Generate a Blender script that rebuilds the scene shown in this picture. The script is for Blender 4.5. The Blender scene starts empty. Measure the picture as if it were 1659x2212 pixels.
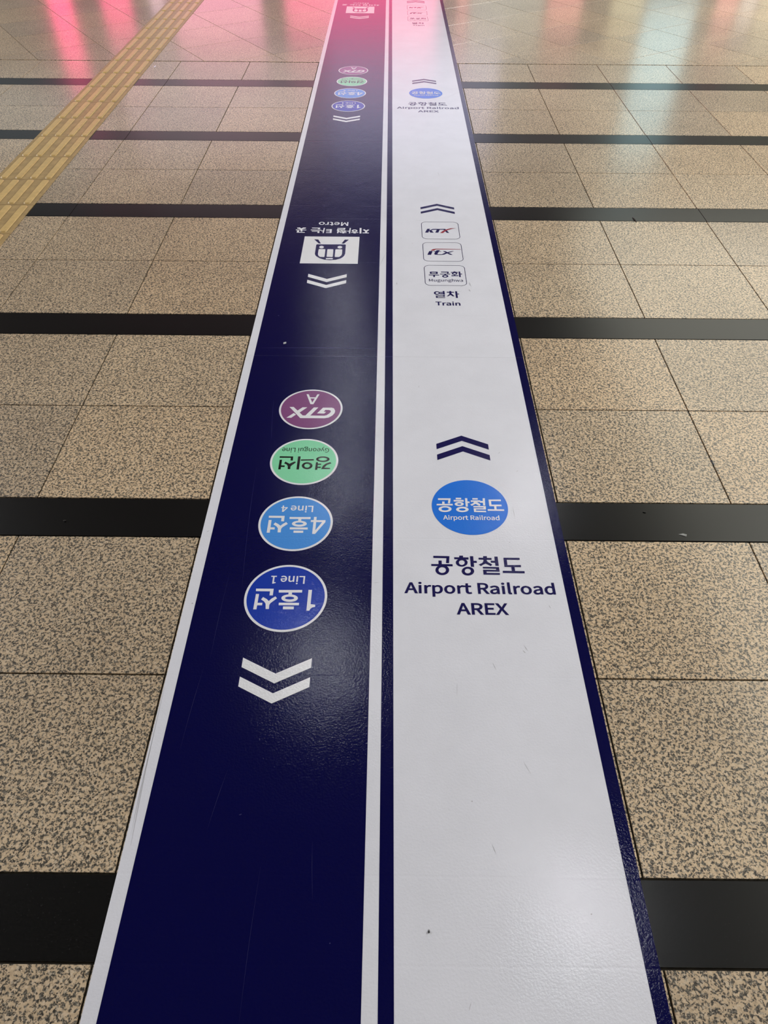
import bpy, bmesh, math, random, json
import numpy as np
from mathutils import Matrix, Vector
from mathutils.geometry import tessellate_polygon, delaunay_2d_cdt

# ------------------------------------------------------------------ camera, world, exposure
S = bpy.context.scene
C = S.collection
H = 1.42
cam_d = bpy.data.cameras.new('camera')
cam_d.sensor_fit = 'HORIZONTAL'
cam_d.sensor_width = 36.0
cam_d.lens = 1516.717 / 1659 * 36.0
cam_d.clip_start = 0.05
cam = bpy.data.objects.new('camera', cam_d)
C.objects.link(cam)
r, d, f = (0.99996, 0.00751, 0.00534), (0.00912, -0.72501, -0.68868), (-0.0013, 0.6887, -0.72505)
cam.matrix_world = Matrix(((r[0], -d[0], -f[0], 0), (r[1], -d[1], -f[1], 0), (r[2], -d[2], -f[2], H), (0, 0, 0, 1)))
S.camera = cam
S.view_settings.view_transform = 'Standard'
S.view_settings.look = 'None'
S.view_settings.exposure = 0.0
S.view_settings.gamma = 1.0
S.view_settings.use_curve_mapping = False
W = bpy.data.worlds.new('world')
S.world = W
W.use_nodes = True
W.node_tree.nodes['Background'].inputs[0].default_value = (.04, .04, .045, 1)
CEIL = 4.64


def area(name, loc, sx, sy, power, col=(1, 1, 1), shape='RECTANGLE', rot=(0, 0, 0)):
    l = bpy.data.lights.new(name, 'AREA')
    l.shape = shape
    l.size = sx
    if shape in ('RECTANGLE', 'ELLIPSE'):
        l.size_y = sy
    l.energy = power
    l.color = col
    o = bpy.data.objects.new(name, l)
    o.location = loc
    o.rotation_euler = rot
    C.objects.link(o)
    return o


# added fill strips at both sides, kept out of mirror view; downlights ahead
area('fill_strip_left', (-8.2, 4.6, CEIL - .06), 1.2, 7.5, 850, (.955, .975, 1))
area('fill_strip_right', (8.2, 4.6, CEIL - .06), 1.2, 7.5, 1110, (.965, .975, 1))
DOWNLIGHTS = [(-.73, 10.4), (-.50, 8.0), (-.52, 6.1), (-.57, 3.7), (1.49, 1.5), (1.66, 5.9)]
DOWN_POWER = 8.0

# ------------------------------------------------------------------ helpers


def lin(c):
    return tuple(((v / 255) / 12.92 if v / 255 <= .04045 else ((v / 255 + .055) / 1.055) ** 2.4) for v in c)


def new_mat(name):
    m = bpy.data.materials.new(name)
    m.use_nodes = True
    nt = m.node_tree
    b = nt.nodes['Principled BSDF']
    return m, nt, b


def N(nt, t, **kw):
    n = nt.nodes.new(t)
    for k, v in kw.items():
        if k in n.inputs:
            n.inputs[k].default_value = v
        else:
            setattr(n, k, v)
    return n


def mth(nt, op, a, b=None, c=None):
    n = nt.nodes.new('ShaderNodeMath')
    n.operation = op
    for i, v in enumerate((a, b, c)):
        if v is None:
            continue
        if isinstance(v, (int, float)):
            n.inputs[i].default_value = v
        else:
            nt.links.new(v, n.inputs[i])
    return n.outputs[0]


def ramp(nt, fac, stops, interp='LINEAR'):
    n = nt.nodes.new('ShaderNodeValToRGB')
    n.color_ramp.interpolation = interp
    e = n.color_ramp.elements
    while len(e) < len(stops):
        e.new(.5)
    for el, (p, c) in zip(e, stops):
        el.position = p
        el.color = (*c, 1)
    nt.links.new(fac, n.inputs[0])
    return n.outputs[0]


def mix(nt, fac, a, b, mode='MIX'):
    n = nt.nodes.new('ShaderNodeMix')
    n.data_type = 'RGBA'
    n.blend_type = mode
    for sock, v in ((n.inputs['Factor'], fac), (n.inputs['A'], a), (n.inputs['B'], b)):
        if isinstance(v, (int, float)):
            sock.default_value = v
        elif isinstance(v, tuple):
            sock.default_value = (*v, 1)
        else:
            nt.links.new(v, sock)
    return n.outputs['Result']


def position(nt):
    g = nt.nodes.new('ShaderNodeNewGeometry')
    return g


def noise(nt, vec, scale, detail=2.0, rough=.5, dist=0.0, dims='3D'):
    n = nt.nodes.new('ShaderNodeTexNoise')
    n.noise_dimensions = dims
    n.inputs['Scale'].default_value = scale
    n.inputs['Detail'].default_value = detail
    n.inputs['Roughness'].default_value = rough
    n.inputs['Distortion'].default_value = dist
    nt.links.new(vec, n.inputs['Vector'])
    return n.outputs[0]


def bump(nt, height, strength, distance):
    n = nt.nodes.new('ShaderNodeBump')
    n.inputs['Strength'].default_value = strength
    n.inputs['Distance'].default_value = distance
    nt.links.new(height, n.inputs['Height'])
    return n.outputs[0]


def mat_granite():
    m, nt, b = new_mat('granite_beige')
    g = position(nt)
    P = g.outputs['Position']
    isl = g.outputs['Random Per Island']
    # every slab is cut from another place in the stone
    off = nt.nodes.new('ShaderNodeVectorMath')
    off.operation = 'MULTIPLY_ADD'
    cmb = nt.nodes.new('ShaderNodeCombineXYZ')
    nt.links.new(mth(nt, 'MULTIPLY', isl, 37.0), cmb.inputs[0])
    nt.links.new(mth(nt, 'MULTIPLY', isl, 91.0), cmb.inputs[1])
    off.inputs[1].default_value = (1, 1, 1)
    nt.links.new(P, off.inputs[0])
    nt.links.new(cmb.outputs[0], off.inputs[2])
    V = off.outputs[0]
    tone = noise(nt, V, 110, 5, .65)
    base = ramp(nt, tone, [(.3, (.50, .375, .235)), (.5, (.635, .485, .315)), (.7, (.74, .58, .40))])
    big = noise(nt, V, 145, 6, .66, .5)
    dark = ramp(nt, big, [(.465, (1, 1, 1)), (.505, (0, 0, 0))])
    grey = ramp(nt, noise(nt, V, 330, 3, .6), [(.38, (.035, .03, .023)), (.5, (.105, .093, .073)), (.62, (.25, .225, .18))])
    col = mix(nt, dark, base, grey)
    vor = nt.nodes.new('ShaderNodeTexVoronoi')
    vor.inputs['Scale'].default_value = 300
    nt.links.new(V, vor.inputs['Vector'])
    sp = nt.nodes.new('ShaderNodeSeparateColor')
    nt.links.new(vor.outputs['Color'], sp.inputs[0])
    blk = ramp(nt, sp.outputs[0], [(.07, (1, 1, 1)), (.09, (0, 0, 0))], 'CONSTANT')
    col = mix(nt, mth(nt, 'MULTIPLY', blk, .85), col, (.03, .027, .023))
    wht = ramp(nt, sp.outputs[1], [(.06, (1, 1, 1)), (.08, (0, 0, 0))], 'CONSTANT')
    col = mix(nt, mth(nt, 'MULTIPLY', wht, .6), col, (.72, .60, .44))
    tint = ramp(nt, isl, [(0, (.86, .85, .86)), (.5, (1, .98, .96)), (1, (1.06, 1.0, .94))])
    col = mix(nt, 1.0, col, tint, 'MULTIPLY')
    # trodden-in dirt, broad and faint
    dirt = ramp(nt, noise(nt, P, 1.7, 4, .6), [(.32, (.84, .83, .82)), (.6, (1, 1, 1))])
    col = mix(nt, 1.0, col, dirt, 'MULTIPLY')
    nt.links.new(col, b.inputs['Base Color'])
    b.inputs['Roughness'].default_value = .16
    b.inputs['Coat Weight'].default_value = .6
    b.inputs['Coat Roughness'].default_value = .36
    b.inputs['Specular IOR Level'].default_value = .5
    nt.links.new(bump(nt, big, .12, .0008), b.inputs['Normal'])
    return m


def mat_band():
    m, nt, b = new_mat('granite_black_polished')
    P = position(nt).outputs['Position']
    sp = noise(nt, P, 260, 3, .6)
    col = ramp(nt, sp, [(.35, (.003, .003, .003)), (.62, (.0062, .006, .0058)), (.75, (.02, .02, .02))])
    nt.links.new(col, b.inputs['Base Color'])
    b.inputs['Roughness'].default_value = .24
    nt.links.new(bump(nt, noise(nt, P, 300, 1), .05, .0006), b.inputs['Normal'])
    return m


def mat_simple(name, col, rough=.6, emis=None, es=0, noise_amt=0.0, noise_scale=30):
    m, nt, b = new_mat(name)
    b.inputs['Base Color'].default_value = (*col, 1)
    b.inputs['Roughness'].default_value = rough
    if noise_amt:
        P = position(nt).outputs['Position']
        n = noise(nt, P, noise_scale, 3)
        lo = tuple(c * (1 - noise_amt) for c in col)
        hi = tuple(min(1, c * (1 + noise_amt)) for c in col)
        nt.links.new(ramp(nt, n, [(.3, lo), (.7, hi)]), b.inputs['Base Color'])
    if emis:
        b.inputs['Emission Color'].default_value = (*emis, 1)
        b.inputs['Emission Strength'].default_value = es
    return m


Y0 = .4103      # far edge of the first dark band
PER = .983      # one band and two slab rows


def mat_vinyl(name, col, dirt=.0, rough=.13):
    """printed floor film: fine orange-peel laminate, slab joints showing through as shallow dips"""
    m, nt, b = new_mat(name)
    g = position(nt)
    P = g.outputs['Position']
    sx = nt.nodes.new('ShaderNodeSeparateXYZ')
    nt.links.new(P, sx.inputs[0])
    t = mth(nt, 'FRACT', mth(nt, 'DIVIDE', mth(nt, 'SUBTRACT', sx.outputs[1], Y0 - PER * 8 - .4), PER))
    dip = None
    for c in (.4 / PER, (.4 + .4205) / PER, (.4 + .8395) / PER - 1, .2 / PER):
        if c == .2 / PER:
            continue
        k = mth(nt, 'ABSOLUTE', mth(nt, 'SUBTRACT', t, c % 1.0))
        k = mth(nt, 'SUBTRACT', 1.0, mth(nt, 'MINIMUM', mth(nt, 'DIVIDE', k, .004 / PER), 1.0))
        dip = k if dip is None else mth(nt, 'MAXIMUM', dip, k)
    # the joints show only here and there
    dip = mth(nt, 'MULTIPLY', dip, ramp(nt, noise(nt, P, 2.3, 2), [(.35, (0, 0, 0)), (.6, (1, 1, 1))]))
    peel = noise(nt, P, 210, 3.0, .6)
    wave = noise(nt, P, 9, 1.0)
    h = mth(nt, 'SUBTRACT', mth(nt, 'MULTIPLY', peel, .00034), mth(nt, 'MULTIPLY', dip, .00014))
    h = mth(nt, 'ADD', h, mth(nt, 'MULTIPLY', wave, .0003))
    nt.links.new(bump(nt, h, 1.0, 1.0), b.inputs['Normal'])
    if dirt:
        n1 = ramp(nt, noise(nt, P, 5, 5, .65), [(.3, tuple(c * (1 - dirt) for c in col)), (.62, col)])
        nt.links.new(n1, b.inputs['Base Color'])
    else:
        b.inputs['Base Color'].default_value = (*col, 1)
    b.inputs['Roughness'].default_value = rough
    b.inputs['Specular IOR Level'].default_value = .5
    return m


M = dict(
    granite=mat_granite(), band=mat_band(),
    grout=mat_simple('grout', (.034, .029, .021), .9, noise_amt=.4, noise_scale=60),
    white=mat_vinyl('vinyl_white', (.715, .71, .76), .06),
    navy=mat_vinyl('vinyl_navy', (.0018, .002, .045), 0),
    ink=mat_vinyl('print_navy', (.012, .010, .075), 0),
    print_white=mat_vinyl('print_white', (.76, .75, .77), .04),
    purple=mat_vinyl('print_purple', (.215, .072, .19)),
    green=mat_vinyl('print_green', (.22, .62, .36)),
    sky=mat_vinyl('print_light_blue', (.065, .26, .67)),
    blue=mat_vinyl('print_blue', (.010, .040, .36)),
    azure=mat_vinyl('print_azure', (.022, .165, .67)),
    black=mat_vinyl('print_black', (.006, .007, .006)),
    red=mat_vinyl('print_red', (.30, .035, .05)),
    tactile=mat_simple('tactile_yellow', (.365, .248, .108), .34, noise_amt=.16, noise_scale=25),
    tactile_bar=mat_simple('tactile_bar_yellow', (.565, .385, .155), .3, noise_amt=.08, noise_scale=40),
    scuff=mat_simple('scuff_grey', (.34, .33, .34), .6),
    scratch=mat_simple('scratch_pale', (.022, .022, .085), .4),
    dirt_black=mat_simple('black_plastic', (.012, .012, .012), .35),
    scrap=mat_simple('clear_grey_plastic', (.5, .5, .48), .2),
)


def link_mesh(name, verts, faces, mats, parent=None, fm=None, smooth=False):
    me = bpy.data.meshes.new(name)
    me.from_pydata(verts, [], faces)
    for x in (mats if isinstance(mats, (list, tuple)) else [mats]):
        me.materials.append(x)
    if fm:
        for p, i in zip(me.polygons, fm):
            p.material_index = i
    if smooth:
        for p in me.polygons:
            p.use_smooth = True
    me.update()
    o = bpy.data.objects.new(name, me)
    C.objects.link(o)
    if parent:
        o.parent = parent
    return o


def thing(name, label, cat, loc=(0, 0, 0), group=None):
    o = bpy.data.objects.new(name, None)
    o.empty_display_size = .1
    o.location = loc
    C.objects.link(o)
    o['label'] = label
    o['category'] = cat
    if group:
        o['group'] = group
    return o


def tag(o, label, cat, group=None):
    o['label'] = label
    o['category'] = cat
    if group:
        o['group'] = group
    return o


def structure(o, label=None, cat=None):
    o['kind'] = 'structure'
    if label:
        o['label'] = label
    if cat:
        o['category'] = cat
    return o


class MB:
    def __init__(s):
        s.v, s.f, s.m = [], [], []

    def poly(s, pts, z, mi=0):
        """flat, possibly concave outline (list of xy)"""
        pts = clean(pts)
        if len(pts) < 3:
            return
        s.region([pts], z, mi)

    def region(s, loops, z, mi=0):
        loops = [clean(l) for l in loops]
        b = len(s.v)
        vec = [[Vector((p[0], p[1], 0)) for p in l] for l in loops]
        flat = [p for l in vec for p in l]
        tr = tessellate_polygon(vec)
        s.v += [(p.x, p.y, z) for p in flat]
        for t in tr:
            a, c, e = (flat[i] for i in t)
            if (c.x - a.x) * (e.y - a.y) - (c.y - a.y) * (e.x - a.x) < 0:
                t = (t[0], t[2], t[1])
            s.f.append(tuple(b + i for i in t))
            s.m.append(mi)

    def box(s, x0, x1, y0, y1, z0, z1, mi=0):
        b = len(s.v)
        s.v += [(x, y, z) for z in (z0, z1) for x, y in ((x0, y0), (x1, y0), (x1, y1), (x0, y1))]
        for q in ((3, 2, 1, 0), (4, 5, 6, 7), (0, 1, 5, 4), (1, 2, 6, 5), (2, 3, 7, 6), (3, 0, 4, 7)):
            s.f.append(tuple(b + i for i in q))
            s.m.append(mi)

    def slab(s, pts, z0, z1, ch, mi=0):
        """slab with chamfered upper arris, convex outline ccw"""
        n = len(pts)
        ins = inset(pts, ch)
        b = len(s.v)
        s.v += [(p[0], p[1], z0) for p in pts] + [(p[0], p[1], z1 - ch) for p in pts] + [(p[0], p[1], z1) for p in ins]
        for k in (0, 1):
            for i in range(n):
                j = (i + 1) % n
                s.f.append((b + k * n + i, b + k * n + j, b + (k + 1) * n + j, b + (k + 1) * n + i))
                s.m.append(mi)
        s.f.append(tuple(b + 2 * n + i for i in range(n)))
        s.m.append(mi)

    def union(s):
        """merge overlapping coplanar pieces into one clean flat sheet"""
        z = s.v[0][2]
        k = 1000.0
        tris = []
        for f in s.f:
            for i in range(1, len(f) - 1):
                tris.append((f[0], f[i], f[i + 1]))
        edges = list({(min(a, b), max(a, b)) for t in tris for a, b in ((t[0], t[1]), (t[1], t[2]), (t[2], t[0])) if a != b})
        vs, es, fs, ov, oe, of = delaunay_2d_cdt([Vector((p[0] * k, p[1] * k)) for p in s.v], edges, [], 0, 1e-4)
        P = np.array([(p.x, p.y) for p in vs])
        F = np.array([f for f in fs])
        c = P[F].mean(1)
        keep = np.zeros(len(F), bool)
        V = np.array([(p[0] * k, p[1] * k) for p in s.v])
        for t in tris:
            a, b, d = V[t[0]], V[t[1]], V[t[2]]
            if abs((b[0] - a[0]) * (d[1] - a[1]) - (b[1] - a[1]) * (d[0] - a[0])) < 1e-9:
                continue
            sg = [(q[0] - p[0]) * (c[:, 1] - p[1]) - (q[1] - p[1]) * (c[:, 0] - p[0]) for p, q in ((a, b), (b, d), (d, a))]
            keep |= ((sg[0] > 0) & (sg[1] > 0) & (sg[2] > 0)) | ((sg[0] < 0) & (sg[1] < 0) & (sg[2] < 0))
        s.v = [(p.x / k, p.y / k, z) for p in vs]
        s.f = []
        for f, kp in zip(fs, keep):
            if kp:
                p = [vs[i] for i in f]
                s.f.append(tuple(f) if (p[1] - p[0]).cross(p[2] - p[0]) > 0 else tuple(f)[::-1])
        s.m = [0] * len(s.f)
        return s

    def build(s, name, mats, parent=None, smooth=False):
        return link_mesh(name, s.v, s.f, mats, parent, s.m, smooth)


def clean(pts):
    out = []
    for p in pts:
        if not out or abs(p[0] - out[-1][0]) + abs(p[1] - out[-1][1]) > 1e-6:
            out.append(p)
    if len(out) > 1 and abs(out[0][0] - out[-1][0]) + abs(out[0][1] - out[-1][1]) < 1e-6:
        out.pop()
    return out


def sarea(p):
    return .5 * sum(p[i][0] * p[(i + 1) % len(p)][1] - p[(i + 1) % len(p)][0] * p[i][1] for i in range(len(p)))


def inset(pts, w):
    """move every edge of a ccw outline inward by w (negative: outward), mitred"""
    n = len(pts)
    out = []
    for i in range(n):
        p0, p1, p2 = pts[i - 1], pts[i], pts[(i + 1) % n]
        a = (p1[0] - p0[0], p1[1] - p0[1])
        b = (p2[0] - p1[0], p2[1] - p1[1])
        la, lb = math.hypot(*a) or 1e-9, math.hypot(*b) or 1e-9
        na, nb = (-a[1] / la, a[0] / la), (-b[1] / lb, b[0] / lb)
        sx, sy = na[0] + nb[0], na[1] + nb[1]
        k = sx * sx + sy * sy
        k = 2 / k if k > .35 else 2 / .35
        out.append((p1[0] + sx * k / 2 * w * 1.0, p1[1] + sy * k / 2 * w * 1.0))
    return out


def clip(poly, nx, ny, c):
    """keep nx*x+ny*y >= c"""
    out = []
    for i in range(len(poly)):
        p, q = poly[i - 1], poly[i]
        dp, dq = nx * p[0] + ny * p[1] - c, nx * q[0] + ny * q[1] - c
        if (dp >= 0) != (dq >= 0):
            t = dp / (dp - dq)
            out.append((p[0] + (q[0] - p[0]) * t, p[1] + (q[1] - p[1]) * t))
        if dq >= 0:
            out.append(q)
    return clean(out)


# ------------------------------------------------------------------ the setting
XW, YB, YF = 9.0, -3.6, 16.0
fl = MB()
fl.box(-XW, XW, YB, YF, -.06, -.006, 1)
TP = .49167
JX = [-.003 + TP * k for k in range(-19, 20)]
JX = [(-.4985 if abs(x + .4947) < .002 else x) for x in JX]
END = 5.757
for k in range(-4, 6):
    y0 = Y0 + PER * k
    for a, b in ((y0 + .0015, y0 + .4185), (y0 + .4225, y0 + .8372)):
        if a > END:
            continue
        b = min(b, END - .0015)
        if b - a < .02:
            continue
        for x0, x1 in zip(JX[:-1], JX[1:]):
            x0, x1 = max(x0, -XW), min(x1, XW)
            w = .0021
            fl.slab([(x0 + w, a), (x1 - w, a), (x1 - w, b), (x0 + w, b)], -.02, 0, .0007)
# beyond the last cross row the slabs are laid at an angle
u, v = (1.5 / 1.80278, 1 / 1.80278), (-2 / 3.60555, 3 / 3.60555)   # joint normals
G2 = .4925
for i in range(-22, 40):
    for j in range(-8, 50):
        cs = []
        for da, db in ((0, 0), (1, 0), (1, 1), (0, 1)):
            a = 1.115 + G2 * (i + da) + (-.0021 if da else .0021)
            b = 4.431 + G2 * (j + db) + (-.0021 if db else .0021)
            cs.append((u[0] * a + v[0] * b, u[1] * a + v[1] * b))
        if sarea(cs) < 0:
            cs.reverse()
        for pl in ((0, 1, END + .0015), (1, 0, -XW), (-1, 0, -XW), (0, -1, -YF)):
            cs = clip(cs, *pl)
            if len(cs) < 3:
                break
        if len(cs) >= 3 and sarea(cs) > 1e-3:
            fl.slab(cs, -.02, 0, .0007)
floor = structure(fl.build('floor', [M['granite'], M['grout']]), 'beige speckled granite slab floor of the concourse', 'floor')
for k in range(-4, 5):
    y0 = Y0 + PER * k
    bd = MB()
    xs = [-XW] + [1.475 * i for i in range(-6, 7)] + [XW]
    for x0, x1 in zip(xs[:-1], xs[1:]):
        if x1 - x0 > .02:
            bd.slab([(x0 + .0012, y0 + .8415), (x1 - .0012, y0 + .8415), (x1 - .0012, y0 + .9805), (x0 + .0012, y0 + .9805)], -.02, 0, .0006)
    o = bd.build('dark_granite_band', M['band'], floor)
    o['label'] = 'black polished granite band across the beige slabs'

wall_m = mat_simple('wall_grey', (.30, .30, .31), .7, noise_amt=.08, noise_scale=2)
wall_dark = mat_simple('wall_dark_stone', (.10, .095, .09), .5, noise_amt=.2, noise_scale=3)
ceil_m = mat_simple('ceiling_grey', (.07, .068, .066), .8)


def wall(name, x0, x1, y0, y1, z0, z1, m, lab):
    w = MB()
    w.box(x0, x1, y0, y1, z0, z1)
    return structure(w.build(name, m), lab, name.split('_')[0])


wf = wall('wall_far', -XW, XW, YF, YF + .2, -.06, CEIL, wall_dark, 'dark stone wall at the far end carrying lit displays')
wall('wall_back', -XW, XW, YB - .2, YB, -.06, CEIL, wall_m, 'grey wall behind the viewer')
wall('wall_left', -XW - .2, -XW, YB - .2, YF + .2, -.06, CEIL, wall_m, 'grey wall at the left of the concourse')
wall('wall_right', XW, XW + .2, YB - .2, YF + .2, -.06, CEIL, wall_m, 'grey wall at the right of the concourse')
ce = wall('ceiling', -XW - .2, XW + .2, YB - .2, YF + .2, CEIL, CEIL + .2, ceil_m, 'grey ceiling of the concourse')


def lit(name, x0, x1, y0, y1, z0, z1, col, s, parent, lab=None):
    m = mat_simple(name + '_light', (.2, .2, .2), .5, col, s)
    fr = mat_simple(name + '_frame', (.03, .03, .03), .5)
    b = MB()
    b.box(x0, x1, y0, y1, z0, z1)
    for i in range(6):
        b.m[i] = 1
    # the luminous face looks into the room
    b.m[2 if z1 - z0 > y1 - y0 else 0] = 0
    o = b.build(name, [m, fr], parent)
    if lab:
        o['label'] = lab
    return o


# luminous ceiling field along the right-hand side
lit('luminous_ceiling_panel', 3.4, XW - .1, YB + .1, 13.5, CEIL - .05, CEIL - .002, (1.0, 1.0, .86), 1.55, ce, 'luminous ceiling field along the right side')
# far wall: added glowing panels imitate a lit upper wall, displays below
YL = YF - .07
lit('wall_glow_panel', -8.9, -5.6, YL, YF - .002, 2.95, 4.5, (.82, .96, 1.0), .52, wf)
lit('wall_glow_panel', -5.45, -1.3, YL, YF - .002, 2.6, 4.36, (1, .85, .93), .98, wf)
lit('wall_glow_panel', -1.25, 2.2, YL, YF - .002, 2.35, 4.36, (.76, .75, 1.0), 1.35, wf)
lit('wall_glow_panel', 2.25, 4.6, YL, YF - .002, 2.5, 4.36, (1, .99, 1), .22, wf)
PINK = (1.0, .045, .21)
SAL = (1.0, .35, .32)
for x0, x1, z0, z1, col, s in [
    (-6.40, -5.97, .25, 3.05, PINK, 3.2), (-5.40, -4.85, .25, 2.1, PINK, 2.6), (-4.48, -4.22, .25, 1.9, (1, .62, .72), 1.6),
    (-4.10, -2.40, .25, 2.3, (1, .33, .48), 1.9), (-1.95, .90, .25, 2.1, (1, .12, .28), 2.2),
    (1.27, 1.47, .25, 2.2, SAL, 1.2), (2.95, 3.6, .25, 1.95, SAL, 1.3), (4.15, 4.75, .25, 2.1, (1, .9, .5), .7),
    (6.1, 6.5, .25, 1.9, SAL, 1.4), (6.55, 6.85, .25, 1.9, (1, .88, .8), 1.2), (6.9, 8.8, .25, 2.4, (1, .9, .6), .7)]:
    lit('display_screen', x0, x1, YL, YF - .002, z0, z1, col, s, wf)
lit('shop_window', 4.80, 5.75, YL, YF - .002, 1.6, 4.3, (.55, .90, .96), 1.6, wf)
lit('shop_window', 1.5, 2.9, YL, YF - .002, .25, 2.4, (.95, 1, .85), .5, wf)

# recessed downlights in the ceiling, seen in the photo as soft glints on the film
gl = mat_simple('downlight_lens', (.8, .8, .8), .4, (1, .97, .92), 2.0)
tr = mat_simple('downlight_trim', (.75, .75, .75), .4)
for n, (x, y) in enumerate(DOWNLIGHTS):
    t = MB()
    K = 24
    ring = lambda R, z: [(R * math.cos(2 * math.pi * i / K), R * math.sin(2 * math.pi * i / K), z) for i in range(K)]
    t.v = ring(.14, -.001) + ring(.135, -.018) + ring(.105, -.018) + ring(.095, -.001)
    for q in range(3):
        for i in range(K):
            j = (i + 1) % K
            t.f.append((q * K + i, q * K + j, (q + 1) * K + j, (q + 1) * K + i))
            t.m.append(0)
    t.f.append(tuple(3 * K + i for i in range(K)))
    t.m.append(1)
    o = t.build('ceiling_downlight', [tr, gl], ce)
    o.location = (x, y, CEIL)
    area('downlight', (x, y, CEIL - .03), .22, .22, DOWN_POWER, (.92, .94, 1), 'DISK')

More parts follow.
